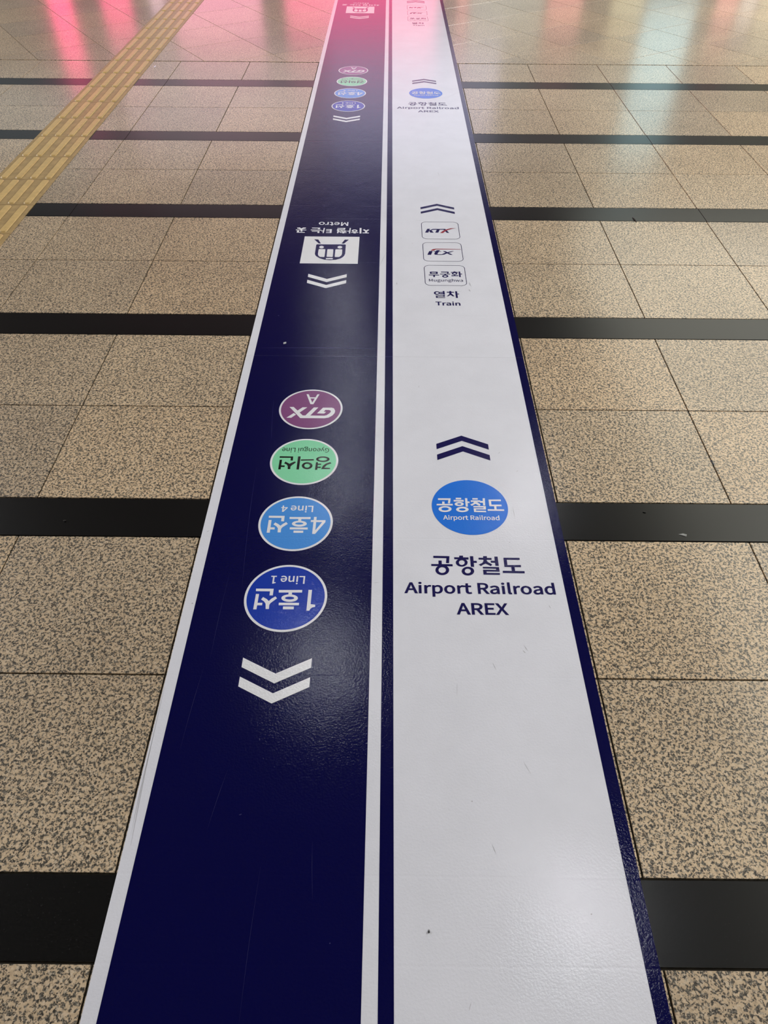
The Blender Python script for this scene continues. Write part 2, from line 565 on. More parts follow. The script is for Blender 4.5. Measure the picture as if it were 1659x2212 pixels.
# ------------------------------------------------------------------ printed floor film
GLYPHS = json.loads('''{"airport_korean_large":[[[[1285,11903],[1708,11897],[1685,11658],[1606,11661],[1626,11827],[1282,11832]]],[[[1413,11744],[1495,11745],[1494,11624],[1411,11623]]],[[[1220,11625],[1774,11625],[1775,11554],[1219,11560]]],[[[1675,11430],[1668,11392],[1653,11357],[1631,11325],[1601,11298],[1567,11278],[1529,11265],[1489,11260],[1450,11264],[1414,11276],[1381,11295],[1355,11321],[1335,11353],[1323,11388],[1321,11425],[1327,11463],[1341,11499],[1364,11531],[1393,11558],[1428,11579],[1466,11592],[1506,11597],[1546,11593],[1583,11581],[1615,11561],[1642,11534],[1661,11503],[1673,11467]],[[1594,11429],[1590,11407],[1582,11387],[1569,11369],[1553,11354],[1534,11342],[1513,11335],[1491,11332],[1470,11334],[1450,11341],[1432,11352],[1417,11367],[1406,11385],[1400,11405],[1399,11426],[1402,11448],[1410,11468],[1423,11486],[1439,11502],[1458,11513],[1479,11521],[1501,11523],[1523,11521],[1543,11514],[1561,11503],[1576,11488],[1586,11470],[1592,11450]]],[[[1967,11917],[2066,11919],[2066,11861],[1963,11859]]],[[[1831,11862],[2206,11860],[2204,11787],[1831,11796]]],[[[2171,11685],[2165,11654],[2152,11625],[2132,11599],[2106,11577],[2076,11560],[2043,11550],[2009,11546],[1975,11549],[1943,11559],[1915,11575],[1893,11596],[1876,11622],[1866,11651],[1865,11681],[1870,11712],[1884,11741],[1904,11768],[1929,11790],[1960,11807],[1993,11818],[2027,11822],[2062,11818],[2093,11809],[2121,11792],[2144,11771],[2161,11745],[2170,11716]],[[2096,11684],[2093,11666],[2086,11649],[2076,11634],[2063,11621],[2048,11611],[2031,11605],[2014,11603],[1997,11605],[1982,11610],[1968,11620],[1957,11632],[1949,11647],[1944,11664],[1943,11682],[1946,11700],[1953,11717],[1963,11733],[1976,11746],[1991,11755],[2008,11762],[2025,11764],[2042,11762],[2058,11756],[2072,11747],[2083,11734],[2091,11719],[2095,11702]]],[[[2247,11903],[2333,11905],[2330,11539],[2247,11543]]],[[[2326,11746],[2413,11745],[2412,11677],[2325,11678]]],[[[2319,11400],[2312,11368],[2298,11337],[2277,11309],[2249,11286],[2218,11269],[2183,11258],[2147,11254],[2112,11257],[2079,11267],[2050,11284],[2026,11306],[2009,11333],[1999,11364],[1997,11396],[2004,11428],[2018,11459],[2039,11487],[2066,11511],[2098,11529],[2133,11540],[2169,11544],[2205,11541],[2238,11530],[2267,11513],[2291,11490],[2308,11463],[2317,11432]],[[2235,11403],[2231,11386],[2224,11370],[2214,11355],[2200,11343],[2184,11334],[2167,11328],[2150,11326],[2132,11327],[2116,11333],[2101,11342],[2090,11354],[2081,11368],[2076,11384],[2076,11401],[2079,11418],[2086,11435],[2096,11449],[2110,11462],[2126,11471],[2143,11477],[2161,11479],[2179,11477],[2195,11472],[2209,11463],[2221,11451],[2229,11436],[2234,11420]]],[[[2595,11908],[2694,11909],[2691,11840],[2592,11839]]],[[[2469,11852],[2809,11848],[2807,11782],[2469,11790]]],[[[2592,11807],[2688,11804],[2676,11755],[2638,11659],[2511,11573],[2455,11621],[2558,11679],[2591,11743]]],[[[2608,11690],[2677,11759],[2700,11712],[2810,11625],[2767,11574],[2634,11655]]],[[[2778,11756],[2893,11753],[2891,11685],[2782,11688]]],[[[2888,11896],[2974,11897],[2974,11583],[2889,11584]]],[[[2554,11546],[2976,11543],[2973,11389],[2552,11396],[2552,11452],[2892,11450],[2894,11486],[2554,11492]]],[[[2552,11452],[2979,11449],[2976,11389],[2639,11393],[2638,11348],[2978,11346],[2975,11286],[2552,11289]]],[[[3124,11862],[3548,11859],[3546,11791],[3207,11791],[3203,11613],[3552,11617],[3549,11546],[3120,11549]]],[[[3293,11561],[3379,11558],[3380,11406],[3291,11405]]],[[[3058,11423],[3622,11415],[3619,11343],[3056,11351]]]],"airport_korean_small":[[[[1504,14030],[1866,14034],[1834,13833],[1773,13832],[1795,13963],[1501,13964]]],[[[1614,13901],[1683,13902],[1680,13803],[1612,13802]]],[[[1456,13807],[1908,13813],[1907,13750],[1453,13751]]],[[[1866,13612],[1859,13586],[1844,13561],[1821,13539],[1792,13520],[1756,13505],[1717,13496],[1677,13493],[1636,13495],[1598,13503],[1564,13517],[1536,13535],[1516,13557],[1503,13582],[1500,13608],[1506,13634],[1520,13659],[1543,13682],[1573,13701],[1609,13716],[1648,13725],[1689,13728],[1730,13726],[1768,13718],[1802,13704],[1830,13686],[1850,13663],[1863,13639]],[[1787,13612],[1784,13599],[1775,13587],[1763,13576],[1746,13567],[1726,13560],[1704,13555],[1680,13553],[1657,13554],[1636,13558],[1617,13565],[1601,13574],[1589,13585],[1582,13597],[1580,13610],[1583,13623],[1591,13635],[1604,13646],[1621,13656],[1641,13663],[1663,13667],[1686,13669],[1710,13668],[1731,13664],[1751,13657],[1767,13648],[1778,13637],[1785,13625]]],[[[2009,14057],[2164,14059],[2161,13996],[2008,13995]]],[[[1943,13969],[2228,13973],[2228,13903],[1943,13907]]],[[[2221,13811],[2217,13794],[2206,13777],[2189,13761],[2168,13748],[2143,13738],[2115,13732],[2087,13730],[2058,13731],[2031,13737],[2007,13746],[1988,13759],[1973,13774],[1965,13790],[1963,13808],[1967,13826],[1978,13843],[1994,13859],[2015,13872],[2040,13882],[2068,13888],[2097,13890],[2126,13889],[2153,13883],[2177,13874],[2196,13861],[2211,13846],[2219,13829]],[[2149,13810],[2147,13804],[2142,13798],[2135,13793],[2126,13788],[2115,13785],[2103,13783],[2091,13782],[2078,13782],[2066,13784],[2056,13787],[2047,13791],[2041,13796],[2037,13802],[2036,13808],[2038,13814],[2043,13820],[2050,13825],[2059,13830],[2070,13833],[2082,13835],[2094,13836],[2107,13835],[2119,13834],[2129,13830],[2138,13826],[2144,13821],[2148,13816]]],[[[2270,14045],[2335,14046],[2331,13709],[2270,13708]]],[[[2325,13914],[2389,13913],[2389,13853],[2324,13852]]],[[[2343,13602],[2337,13579],[2322,13556],[2300,13536],[2271,13519],[2237,13507],[2199,13498],[2160,13495],[2121,13497],[2084,13505],[2052,13517],[2025,13533],[2005,13552],[1994,13574],[1991,13598],[1997,13621],[2011,13643],[2033,13664],[2063,13681],[2097,13694],[2135,13702],[2174,13705],[2213,13703],[2250,13695],[2283,13683],[2309,13667],[2329,13647],[2340,13625]],[[2259,13599],[2256,13589],[2248,13580],[2237,13571],[2221,13564],[2203,13559],[2183,13555],[2162,13554],[2141,13555],[2121,13558],[2104,13563],[2089,13569],[2079,13578],[2072,13587],[2070,13597],[2073,13607],[2081,13616],[2093,13624],[2108,13632],[2127,13637],[2147,13641],[2168,13642],[2189,13641],[2209,13638],[2226,13633],[2241,13626],[2251,13618],[2258,13609]]],[[[2481,14048],[2633,14050],[2631,13993],[2479,13991]]],[[[2426,13958],[2700,13962],[2697,13898],[2426,13898]]],[[[2523,13907],[2610,13908],[2578,13842],[2443,13742],[2401,13797],[2491,13847]]],[[[2559,13851],[2609,13886],[2692,13801],[2657,13744],[2550,13823]]],[[[2680,13931],[2774,13933],[2772,13869],[2681,13868]]],[[[2774,14046],[2835,14047],[2821,13761],[2762,13761]]],[[[2483,13739],[2834,13739],[2828,13604],[2485,13604],[2486,13650],[2766,13653],[2767,13683],[2482,13683]]],[[[2486,13650],[2830,13654],[2828,13604],[2546,13603],[2545,13557],[2825,13555],[2824,13500],[2488,13503]]],[[[2937,13997],[3285,14001],[3281,13939],[3000,13937],[3001,13797],[3282,13801],[3279,13736],[2936,13735]]],[[[3067,13740],[3130,13741],[3127,13608],[3066,13607]]],[[[2876,13618],[3337,13616],[3334,13558],[2874,13557]]]],"line_one_korean":[[[[-1907,10744],[-1818,10745],[-1819,10303],[-1703,10292],[-1701,10221],[-1768,10205],[-1814,10166],[-1838,10106],[-1908,10105]]],[[[-2653,10731],[-2063,10738],[-2062,10659],[-2646,10652]]],[[[-2400,10660],[-2312,10661],[-2309,10583],[-2397,10581]]],[[[-2149,10483],[-2152,10458],[-2165,10433],[-2187,10411],[-2218,10392],[-2256,10378],[-2299,10369],[-2344,10366],[-2390,10368],[-2434,10376],[-2475,10389],[-2509,10407],[-2536,10429],[-2554,10453],[-2562,10479],[-2560,10505],[-2547,10529],[-2525,10552],[-2494,10570],[-2456,10585],[-2413,10594],[-2367,10597],[-2321,10595],[-2276,10587],[-2235,10573],[-2201,10555],[-2174,10534],[-2157,10509]],[[-2241,10485],[-2243,10476],[-2250,10467],[-2263,10458],[-2281,10451],[-2302,10446],[-2327,10442],[-2352,10441],[-2378,10442],[-2403,10445],[-2425,10449],[-2444,10456],[-2459,10464],[-2468,10473],[-2472,10483],[-2470,10492],[-2463,10502],[-2450,10510],[-2432,10517],[-2411,10523],[-2387,10526],[-2361,10527],[-2335,10527],[-2310,10524],[-2288,10519],[-2269,10512],[-2254,10504],[-2244,10495]]],[[[-2609,10340],[-2108,10341],[-2107,10266],[-2606,10263]]],[[[-2493,10227],[-2225,10227],[-2222,10144],[-2488,10141]]],[[[-3231,10768],[-2786,10769],[-2786,10561],[-2868,10560],[-2869,10687],[-3224,10689]]],[[[-3212,10600],[-3133,10601],[-3138,10132],[-3218,10131]]],[[[-3142,10330],[-3017,10332],[-3014,10256],[-3142,10254]]],[[[-3021,10507],[-3062,10434],[-2979,10374],[-2933,10305],[-2913,10146],[-2833,10147],[-2838,10268],[-2817,10322],[-2669,10473],[-2716,10531],[-2808,10460],[-2864,10387],[-2919,10444]]]],"line_four_korean":[[[[-1959,13259],[-1885,13259],[-1888,12631],[-1963,12633]]],[[[-2036,13140],[-1634,13141],[-1633,13069],[-2034,13068]]],[[[-1634,13138],[-1633,13069],[-1885,12631],[-1957,12633],[-1905,12744],[-1874,12786],[-1721,13068],[-1688,13127]]],[[[-2633,13250],[-2052,13252],[-2051,13178],[-2628,13174]]],[[[-2386,13181],[-2304,13182],[-2301,13103],[-2382,13102]]],[[[-2138,13003],[-2141,12978],[-2154,12955],[-2177,12933],[-2207,12916],[-2245,12902],[-2287,12893],[-2332,12890],[-2377,12892],[-2421,12900],[-2460,12912],[-2494,12930],[-2520,12950],[-2538,12973],[-2545,12998],[-2543,13023],[-2530,13047],[-2508,13068],[-2477,13086],[-2439,13100],[-2397,13109],[-2352,13112],[-2306,13110],[-2262,13102],[-2222,13089],[-2188,13072],[-2162,13051],[-2145,13028]],[[-2231,13008],[-2233,12999],[-2241,12990],[-2254,12982],[-2271,12976],[-2292,12970],[-2316,12967],[-2341,12966],[-2366,12967],[-2390,12969],[-2412,12974],[-2431,12980],[-2445,12988],[-2454,12996],[-2458,13005],[-2456,13014],[-2448,13023],[-2435,13031],[-2418,13037],[-2397,13042],[-2373,13046],[-2348,13047],[-2323,13046],[-2299,13044],[-2277,13039],[-2258,13033],[-2244,13025],[-2235,13017]]],[[[-2589,12864],[-2100,12865],[-2097,12788],[-2586,12790]]],[[[-2476,12745],[-2211,12745],[-2208,12667],[-2472,12667]]],[[[-3211,13290],[-2773,13291],[-2772,13084],[-2850,13086],[-2854,13212],[-3206,13214]]],[[[-3196,13129],[-3118,13130],[-3113,12660],[-3197,12662]]],[[[-3120,12860],[-3001,12859],[-2995,12780],[-3117,12782]]],[[[-3007,13041],[-3047,12964],[-2960,12900],[-2912,12830],[-2901,12675],[-2818,12676],[-2820,12807],[-2792,12864],[-2656,12990],[-2708,13056],[-2793,12988],[-2852,12918],[-2914,12979]]]],"gyeongui_korean":[[[[-1672,15638],[-1675,15610],[-1689,15583],[-1711,15559],[-1742,15539],[-1780,15523],[-1822,15513],[-1866,15510],[-1911,15512],[-1955,15521],[-1994,15535],[-2028,15555],[-2053,15578],[-2070,15604],[-2077,15632],[-2074,15660],[-2061,15687],[-2039,15711],[-2008,15732],[-1971,15747],[-1928,15757],[-1883,15761],[-1838,15759],[-1794,15750],[-1755,15735],[-1721,15716],[-1696,15692],[-1679,15666]],[[-1747,15637],[-1750,15622],[-1758,15608],[-1773,15595],[-1793,15584],[-1817,15576],[-1844,15571],[-1872,15569],[-1901,15570],[-1929,15575],[-1954,15582],[-1975,15592],[-1991,15605],[-2002,15618],[-2006,15633],[-2004,15648],[-1995,15662],[-1981,15675],[-1961,15686],[-1937,15694],[-1910,15699],[-1881,15701],[-1852,15700],[-1824,15695],[-1799,15688],[-1778,15677],[-1762,15665],[-1752,15651]]],[[[-1630,15198],[-1900,15198],[-1849,15354],[-1768,15446],[-1653,15507],[-1606,15458],[-1739,15379],[-1812,15261],[-1638,15256]]],[[[-2069,15498],[-2009,15499],[-2009,15164],[-2077,15163]]],[[[-2023,15437],[-1910,15439],[-1910,15386],[-2023,15384]]],[[[-2022,15300],[-1914,15302],[-1914,15247],[-2021,15245]]],[[[-2626,15751],[-2550,15752],[-2552,15171],[-2626,15174]]],[[[-2532,15616],[-2148,15636],[-2142,15575],[-2529,15560]]],[[[-2165,15343],[-2167,15309],[-2176,15277],[-2192,15248],[-2215,15223],[-2243,15205],[-2276,15193],[-2310,15189],[-2345,15192],[-2379,15203],[-2410,15221],[-2437,15244],[-2458,15273],[-2473,15305],[-2480,15339],[-2479,15373],[-2470,15405],[-2454,15435],[-2431,15459],[-2403,15478],[-2370,15490],[-2335,15494],[-2300,15491],[-2266,15480],[-2234,15462],[-2207,15438],[-2186,15409],[-2172,15377]],[[-2240,15342],[-2241,15323],[-2245,15305],[-2254,15289],[-2266,15275],[-2281,15265],[-2298,15258],[-2317,15256],[-2336,15258],[-2354,15264],[-2371,15274],[-2385,15287],[-2396,15303],[-2404,15321],[-2408,15340],[-2407,15359],[-2403,15377],[-2394,15393],[-2382,15407],[-2367,15417],[-2349,15424],[-2331,15426],[-2312,15424],[-2294,15418],[-2277,15408],[-2263,15395],[-2251,15379],[-2244,15361]]],[[[-3180,15749],[-2774,15745],[-2771,15562],[-2841,15565],[-2837,15683],[-3177,15682]]],[[[-3164,15591],[-3094,15592],[-3092,15170],[-3163,15172]]],[[[-3105,15346],[-2987,15344],[-2986,15275],[-3104,15278]]],[[[-2985,15510],[-3018,15439],[-2935,15385],[-2893,15312],[-2883,15185],[-2809,15186],[-2811,15295],[-2782,15350],[-2670,15480],[-2705,15521],[-2794,15470],[-2851,15419],[-2905,15459]]]],"express_letter":[[[[-2630,18819],[-2559,18820],[-2406,18373],[-2364,18289],[-2459,18291]]],[[[-2271,18818],[-2200,18819],[-2364,18289],[-2459,18291],[-2411,18366]]],[[[-2517,18656],[-2298,18653],[-2313,18590],[-2495,18592]]]],"express_logo":[[[[-3126,18136],[-2992,18138],[-2660,17705],[-2729,17571]]],[[[-2702,18122],[-2547,18124],[-2779,17843],[-2857,17942]]],[[[-2957,17824],[-2879,17745],[-3017,17581],[-3173,17583]]],[[[-2733,17577],[-2672,17705],[-1965,17701],[-1956,17572],[-2725,17569]]],[[[-2335,18121],[-2189,18123],[-2427,17688],[-2583,17690]]],[[[-1965,17701],[-1898,17726],[-1815,17816],[-1770,17897],[-1781,17967],[-1839,17997],[-1953,17999],[-1999,17898],[-1921,17901],[-1978,17810],[-2211,17815],[-2039,18111],[-1751,18115],[-1680,18080],[-1635,17959],[-1647,17839],[-1709,17718],[-1828,17608],[-1956,17572]]]],"metro_korean":[[[[-4082,31167],[-3963,31179],[-3893,31084],[-3804,31182],[-3690,31174],[-3683,31098],[-3839,31014],[-3835,30964],[-3927,30962],[-3932,31012],[-4074,31081]]],[[[-4125,30973],[-3654,30962],[-3655,30897],[-4124,30908]]],[[[-3904,30902],[-3825,30903],[-3820,30793],[-3899,30792]]],[[[-4059,30869],[-3969,30871],[-3970,30735],[-3704,30730],[-3703,30665],[-4063,30669]]],[[[-3417,31180],[-3042,31177],[-3043,31035],[-3141,31033],[-3139,31109],[-3417,31114]]],[[[-3452,30986],[-2975,30965],[-2977,30900],[-3451,30921]]],[[[-3398,30851],[-3046,30848],[-3050,30648],[-3136,30656],[-3134,30786],[-3398,30791]]],[[[-2881,31154],[-2827,31155],[-2848,30647],[-2904,30646]]],[[[-2977,30900],[-2864,30887],[-2864,30821],[-2977,30829]]],[[[-2584,31043],[-2504,31040],[-2504,30658],[-2586,30667]]],[[[-2760,31035],[-2511,31040],[-2511,30969],[-2767,30969]]],[[[-2752,30904],[-2514,30898],[-2514,30828],[-2765,30833]]],[[[-2752,30729],[-2504,30728],[-2504,30658],[-2754,30664]]],[[[-2264,31166],[-1905,31173],[-1907,31001],[-2269,31004],[-2268,31065],[-1982,31065],[-1980,31111],[-2266,31115]]],[[[-2268,31065],[-1909,31061],[-1911,31001],[-2196,30995],[-2198,30955],[-1918,30955],[-1920,30900],[-2282,30903]]],[[[-2251,30913],[-2176,30915],[-2196,30649],[-2259,30658]]],[[[-2194,30824],[-2081,30821],[-2084,30746],[-2197,30749]]],[[[-2106,30866],[-2045,30907],[-1975,30823],[-1905,30920],[-1812,30867],[-1928,30769],[-1930,30729],[-2020,30727],[-2023,30777]]],[[[-2123,30751],[-1834,30741],[-1838,30681],[-2124,30686]]],[[[-2019,30703],[-1929,30699],[-1935,30630],[-2025,30638]]],[[[-1712,31172],[-1655,31173],[-1667,30635],[-1724,30643]]],[[[-1798,30892],[-1696,30884],[-1700,30814],[-1799,30822]]],[[[-1351,30906],[-1353,30878],[-1362,30851],[-1376,30827],[-1396,30807],[-1419,30791],[-1446,30782],[-1474,30778],[-1502,30780],[-1530,30789],[-1554,30804],[-1575,30823],[-1591,30847],[-1602,30873],[-1606,30901],[-1604,30929],[-1595,30955],[-1581,30980],[-1562,31000],[-1538,31016],[-1511,31025],[-1483,31029],[-1454,31026],[-1427,31018],[-1402,31003],[-1381,30983],[-1365,30960],[-1355,30933]],[[-1419,30902],[-1420,30890],[-1424,30879],[-1430,30869],[-1439,30860],[-1450,30854],[-1462,30850],[-1475,30848],[-1488,30849],[-1501,30853],[-1512,30859],[-1522,30867],[-1529,30877],[-1534,30888],[-1536,30900],[-1535,30911],[-1531,30923],[-1524,30933],[-1515,30941],[-1504,30948],[-1492,30952],[-1479,30953],[-1466,30952],[-1453,30949],[-1442,30943],[-1432,30934],[-1425,30925],[-1420,30913]]],[[[-1616,30765],[-1305,30756],[-1310,30701],[-1621,30705]]],[[[-1524,30707],[-1412,30704],[-1416,30639],[-1529,30647]]],[[[-1258,31180],[-1174,31182],[-1167,30634],[-1248,30643]]],[[[-1116,31006],[-1039,31058],[-963,30948],[-880,31046],[-815,31001],[-905,30864],[-917,30719],[-1007,30727],[-1004,30862]]],[[[-1113,30735],[-827,30725],[-832,30651],[-1118,30665]]]],"mugunghwa_korean":[[[[1771,27201],[2088,27201],[2086,27139],[1771,27138]]],[[[1771,27201],[1830,27196],[1830,27018],[1769,27017]]],[[[2021,27200],[2088,27201],[2085,27015],[2019,27022]]],[[[1768,27071],[2085,27077],[2085,27015],[1769,27015]]],[[[1713,26952],[2140,26949],[2140,26896],[1714,26898]]],[[[1894,26899],[1964,26900],[1960,26755],[1895,26754]]],[[[2228,27209],[2545,27209],[2529,27059],[2470,27058],[2483,27146],[2228,27149]]],[[[2178,27037],[2595,27040],[2592,26988],[2179,26986]]],[[[2359,26989],[2416,26990],[2413,26934],[2358,26933]]],[[[2512,26837],[2507,26812],[2497,26789],[2480,26768],[2459,26750],[2434,26736],[2407,26728],[2378,26724],[2350,26727],[2324,26734],[2300,26747],[2281,26764],[2267,26785],[2258,26808],[2256,26833],[2261,26857],[2271,26881],[2288,26902],[2309,26920],[2334,26934],[2361,26943],[2390,26946],[2418,26944],[2445,26936],[2468,26923],[2488,26906],[2502,26885],[2510,26862]],[[2445,26835],[2443,26823],[2438,26811],[2430,26801],[2419,26793],[2407,26786],[2393,26782],[2379,26780],[2365,26781],[2352,26785],[2341,26791],[2331,26799],[2324,26809],[2320,26821],[2319,26833],[2321,26844],[2327,26856],[2335,26866],[2345,26875],[2357,26881],[2371,26886],[2385,26887],[2399,26886],[2412,26882],[2424,26876],[2433,26868],[2440,26858],[2444,26847]]],[[[2752,27236],[2828,27232],[2828,27186],[2752,27184]]],[[[2638,27195],[2921,27195],[2919,27135],[2638,27138]]],[[[2893,27059],[2889,27037],[2880,27017],[2865,26998],[2846,26983],[2824,26971],[2800,26963],[2775,26961],[2750,26963],[2727,26969],[2706,26980],[2689,26995],[2677,27013],[2670,27034],[2668,27055],[2672,27077],[2682,27097],[2696,27116],[2715,27131],[2737,27143],[2761,27151],[2787,27154],[2812,27152],[2835,27145],[2856,27134],[2873,27119],[2885,27101],[2892,27080]],[[2836,27057],[2834,27045],[2830,27034],[2823,27024],[2814,27016],[2803,27010],[2791,27006],[2779,27004],[2768,27005],[2756,27009],[2747,27015],[2739,27023],[2733,27033],[2729,27043],[2729,27055],[2731,27066],[2735,27077],[2742,27087],[2751,27095],[2762,27102],[2774,27106],[2786,27107],[2798,27106],[2809,27103],[2819,27097],[2827,27089],[2832,27079],[2836,27068]]],[[[2749,26970],[2799,26971],[2798,26902],[2747,26901]]],[[[2640,26907],[2929,26922],[2926,26861],[2638,26841]]],[[[2955,27232],[3019,27233],[3016,26774],[2953,26772]]],[[[3007,27060],[3085,27056],[3084,26997],[3010,27001]]]],"train_korean":[[[[2098,25483],[2094,25455],[2084,25428],[2069,25404],[2049,25384],[2026,25368],[2001,25359],[1975,25355],[1949,25358],[1925,25367],[1903,25381],[1885,25401],[1872,25425],[1865,25451],[1863,25479],[1867,25507],[1877,25534],[1892,25559],[1912,25579],[1935,25595],[1960,25604],[1986,25608],[2012,25605],[2037,25596],[2059,25582],[2076,25562],[2089,25538],[2097,25511]],[[2056,25482],[2053,25466],[2048,25451],[2040,25438],[2029,25426],[2016,25417],[2003,25412],[1988,25410],[1974,25411],[1961,25416],[1949,25425],[1940,25436],[1933,25449],[1929,25464],[1928,25480],[1930,25496],[1935,25511],[1944,25525],[1954,25537],[1967,25545],[1980,25551],[1995,25553],[2009,25552],[2022,25546],[2034,25538],[2044,25527],[2051,25513],[2055,25498]]],[[[2221,25634],[2286,25635],[2292,25356],[2232,25355]]],[[[2087,25555],[2236,25557],[2235,25497],[2111,25500]]],[[[2097,25459],[2237,25462],[2236,25383],[2088,25388]]],[[[1923,25321],[2284,25320],[2287,25200],[1928,25198],[1927,25241],[2222,25241],[2219,25279],[1926,25279]]],[[[1927,25243],[2286,25242],[2287,25200],[1995,25197],[1999,25141],[2291,25144],[2292,25101],[1935,25100]]],[[[2482,25638],[2555,25635],[2553,25563],[2483,25569]]],[[[2377,25576],[2663,25572],[2663,25510],[2377,25514]]],[[[2472,25525],[2563,25522],[2543,25384],[2425,25235],[2359,25243],[2470,25382]]],[[[2484,25418],[2552,25443],[2668,25249],[2600,25224],[2510,25348]]],[[[2713,25625],[2786,25622],[2792,25112],[2717,25111]]],[[[2784,25447],[2856,25441],[2856,25382],[2786,25388]]]],"fast_train_logo":[[[[1797,31159],[1924,31162],[1827,30784],[1686,30781]]],[[[1870,30986],[2043,31151],[2188,31154],[2192,31083],[2054,31067],[1949,30978]]],[[[1870,30986],[1973,31020],[2075,30791],[1927,30782]]],[[[2012,31099],[2072,31158],[2610,31168],[2628,31098],[2069,31074]]],[[[2229,31096],[2363,31099],[2276,30789],[2144,30786]]],[[[2449,31149],[2610,31168],[2655,31056],[2769,30773],[2654,30783],[2560,31038]]]],"fast_train_swoosh":[[[[2355,30755],[2498,30973],[2665,31121],[2845,31222],[3109,31263],[2915,31174],[2742,31058],[2612,30943],[2494,30752]]]],"intercity_logo":[[[[1805,29011],[1957,29022],[1875,28681],[1717,28678]]],[[[2097,29054],[2155,29100],[2273,29102],[2234,29013],[2331,29014],[2322,28976],[2218,28974],[2155,28791],[2158,28718],[2218,28685],[2040,28687],[2013,28759],[2066,28965],[1983,28970],[1998,29008],[2088,29010]]],[[[2138,28733],[2331,28736],[2503,28879],[2585,28858],[2426,28709],[2300,28677],[2136,28683]]],[[[2386,29021],[2497,29023],[2803,28695],[2686,28699]]],[[[2788,29029],[2878,29030],[2584,28837],[2439,28709],[2357,28708],[2532,28901]]]],"intercity_swoosh":[[[[1862,29059],[1964,29185],[2105,29232],[2383,29232],[3174,29205],[3172,29181],[2380,29178],[2102,29173],[2021,29062]]]],"train_body":[[[[-3230,30027],[-3046,30011],[-2907,29628],[-3002,29637]]],[[[-1878,30026],[-1696,30021],[-1896,29639],[-2006,29644]]],[[[-3098,29483],[-3088,29533],[-3057,29552],[-1848,29563],[-1820,29541],[-1809,29488],[-1803,28703],[-1835,28520],[-1889,28392],[-1969,28282],[-2168,28153],[-2423,28112],[-2664,28151],[-2879,28283],[-3030,28462],[-3076,28570],[-3098,28679]]]],"train_windows":[[[[-2754,29294],[-2755,29268],[-2761,29242],[-2771,29220],[-2786,29201],[-2803,29186],[-2824,29177],[-2846,29174],[-2868,29176],[-2890,29185],[-2910,29198],[-2927,29217],[-2941,29239],[-2950,29264],[-2954,29290],[-2953,29317],[-2948,29342],[-2937,29365],[-2923,29384],[-2905,29399],[-2884,29408],[-2862,29411],[-2840,29409],[-2818,29400],[-2798,29386],[-2781,29368],[-2767,29345],[-2758,29320]]],[[[-1957,29299],[-1958,29273],[-1965,29249],[-1976,29226],[-1991,29208],[-2009,29193],[-2030,29184],[-2053,29181],[-2076,29184],[-2098,29192],[-2117,29205],[-2135,29223],[-2148,29245],[-2157,29270],[-2161,29296],[-2159,29322],[-2153,29347],[-2142,29369],[-2127,29388],[-2108,29402],[-2087,29411],[-2065,29415],[-2042,29412],[-2020,29404],[-2000,29390],[-1983,29372],[-1970,29350],[-1961,29325]]],[[[-2946,29108],[-2689,29102],[-2672,29057],[-2669,28432],[-2688,28384],[-2852,28392],[-2909,28457],[-2948,28554],[-2965,28645],[-2965,29052]]],[[[-2570,29097],[-2351,29101],[-2328,29056],[-2318,28431],[-2336,28391],[-2560,28398],[-2580,28434],[-2588,29059]]],[[[-2220,29096],[-1966,29096],[-1943,29052],[-1937,28682],[-1953,28572],[-1996,28473],[-2053,28396],[-2216,28393],[-2235,28433],[-2243,29047]]],[[[-2580,28296],[-2331,28301],[-2304,28276],[-2301,28222],[-2316,28186],[-2581,28188],[-2600,28217],[-2600,28271]]]]}''')
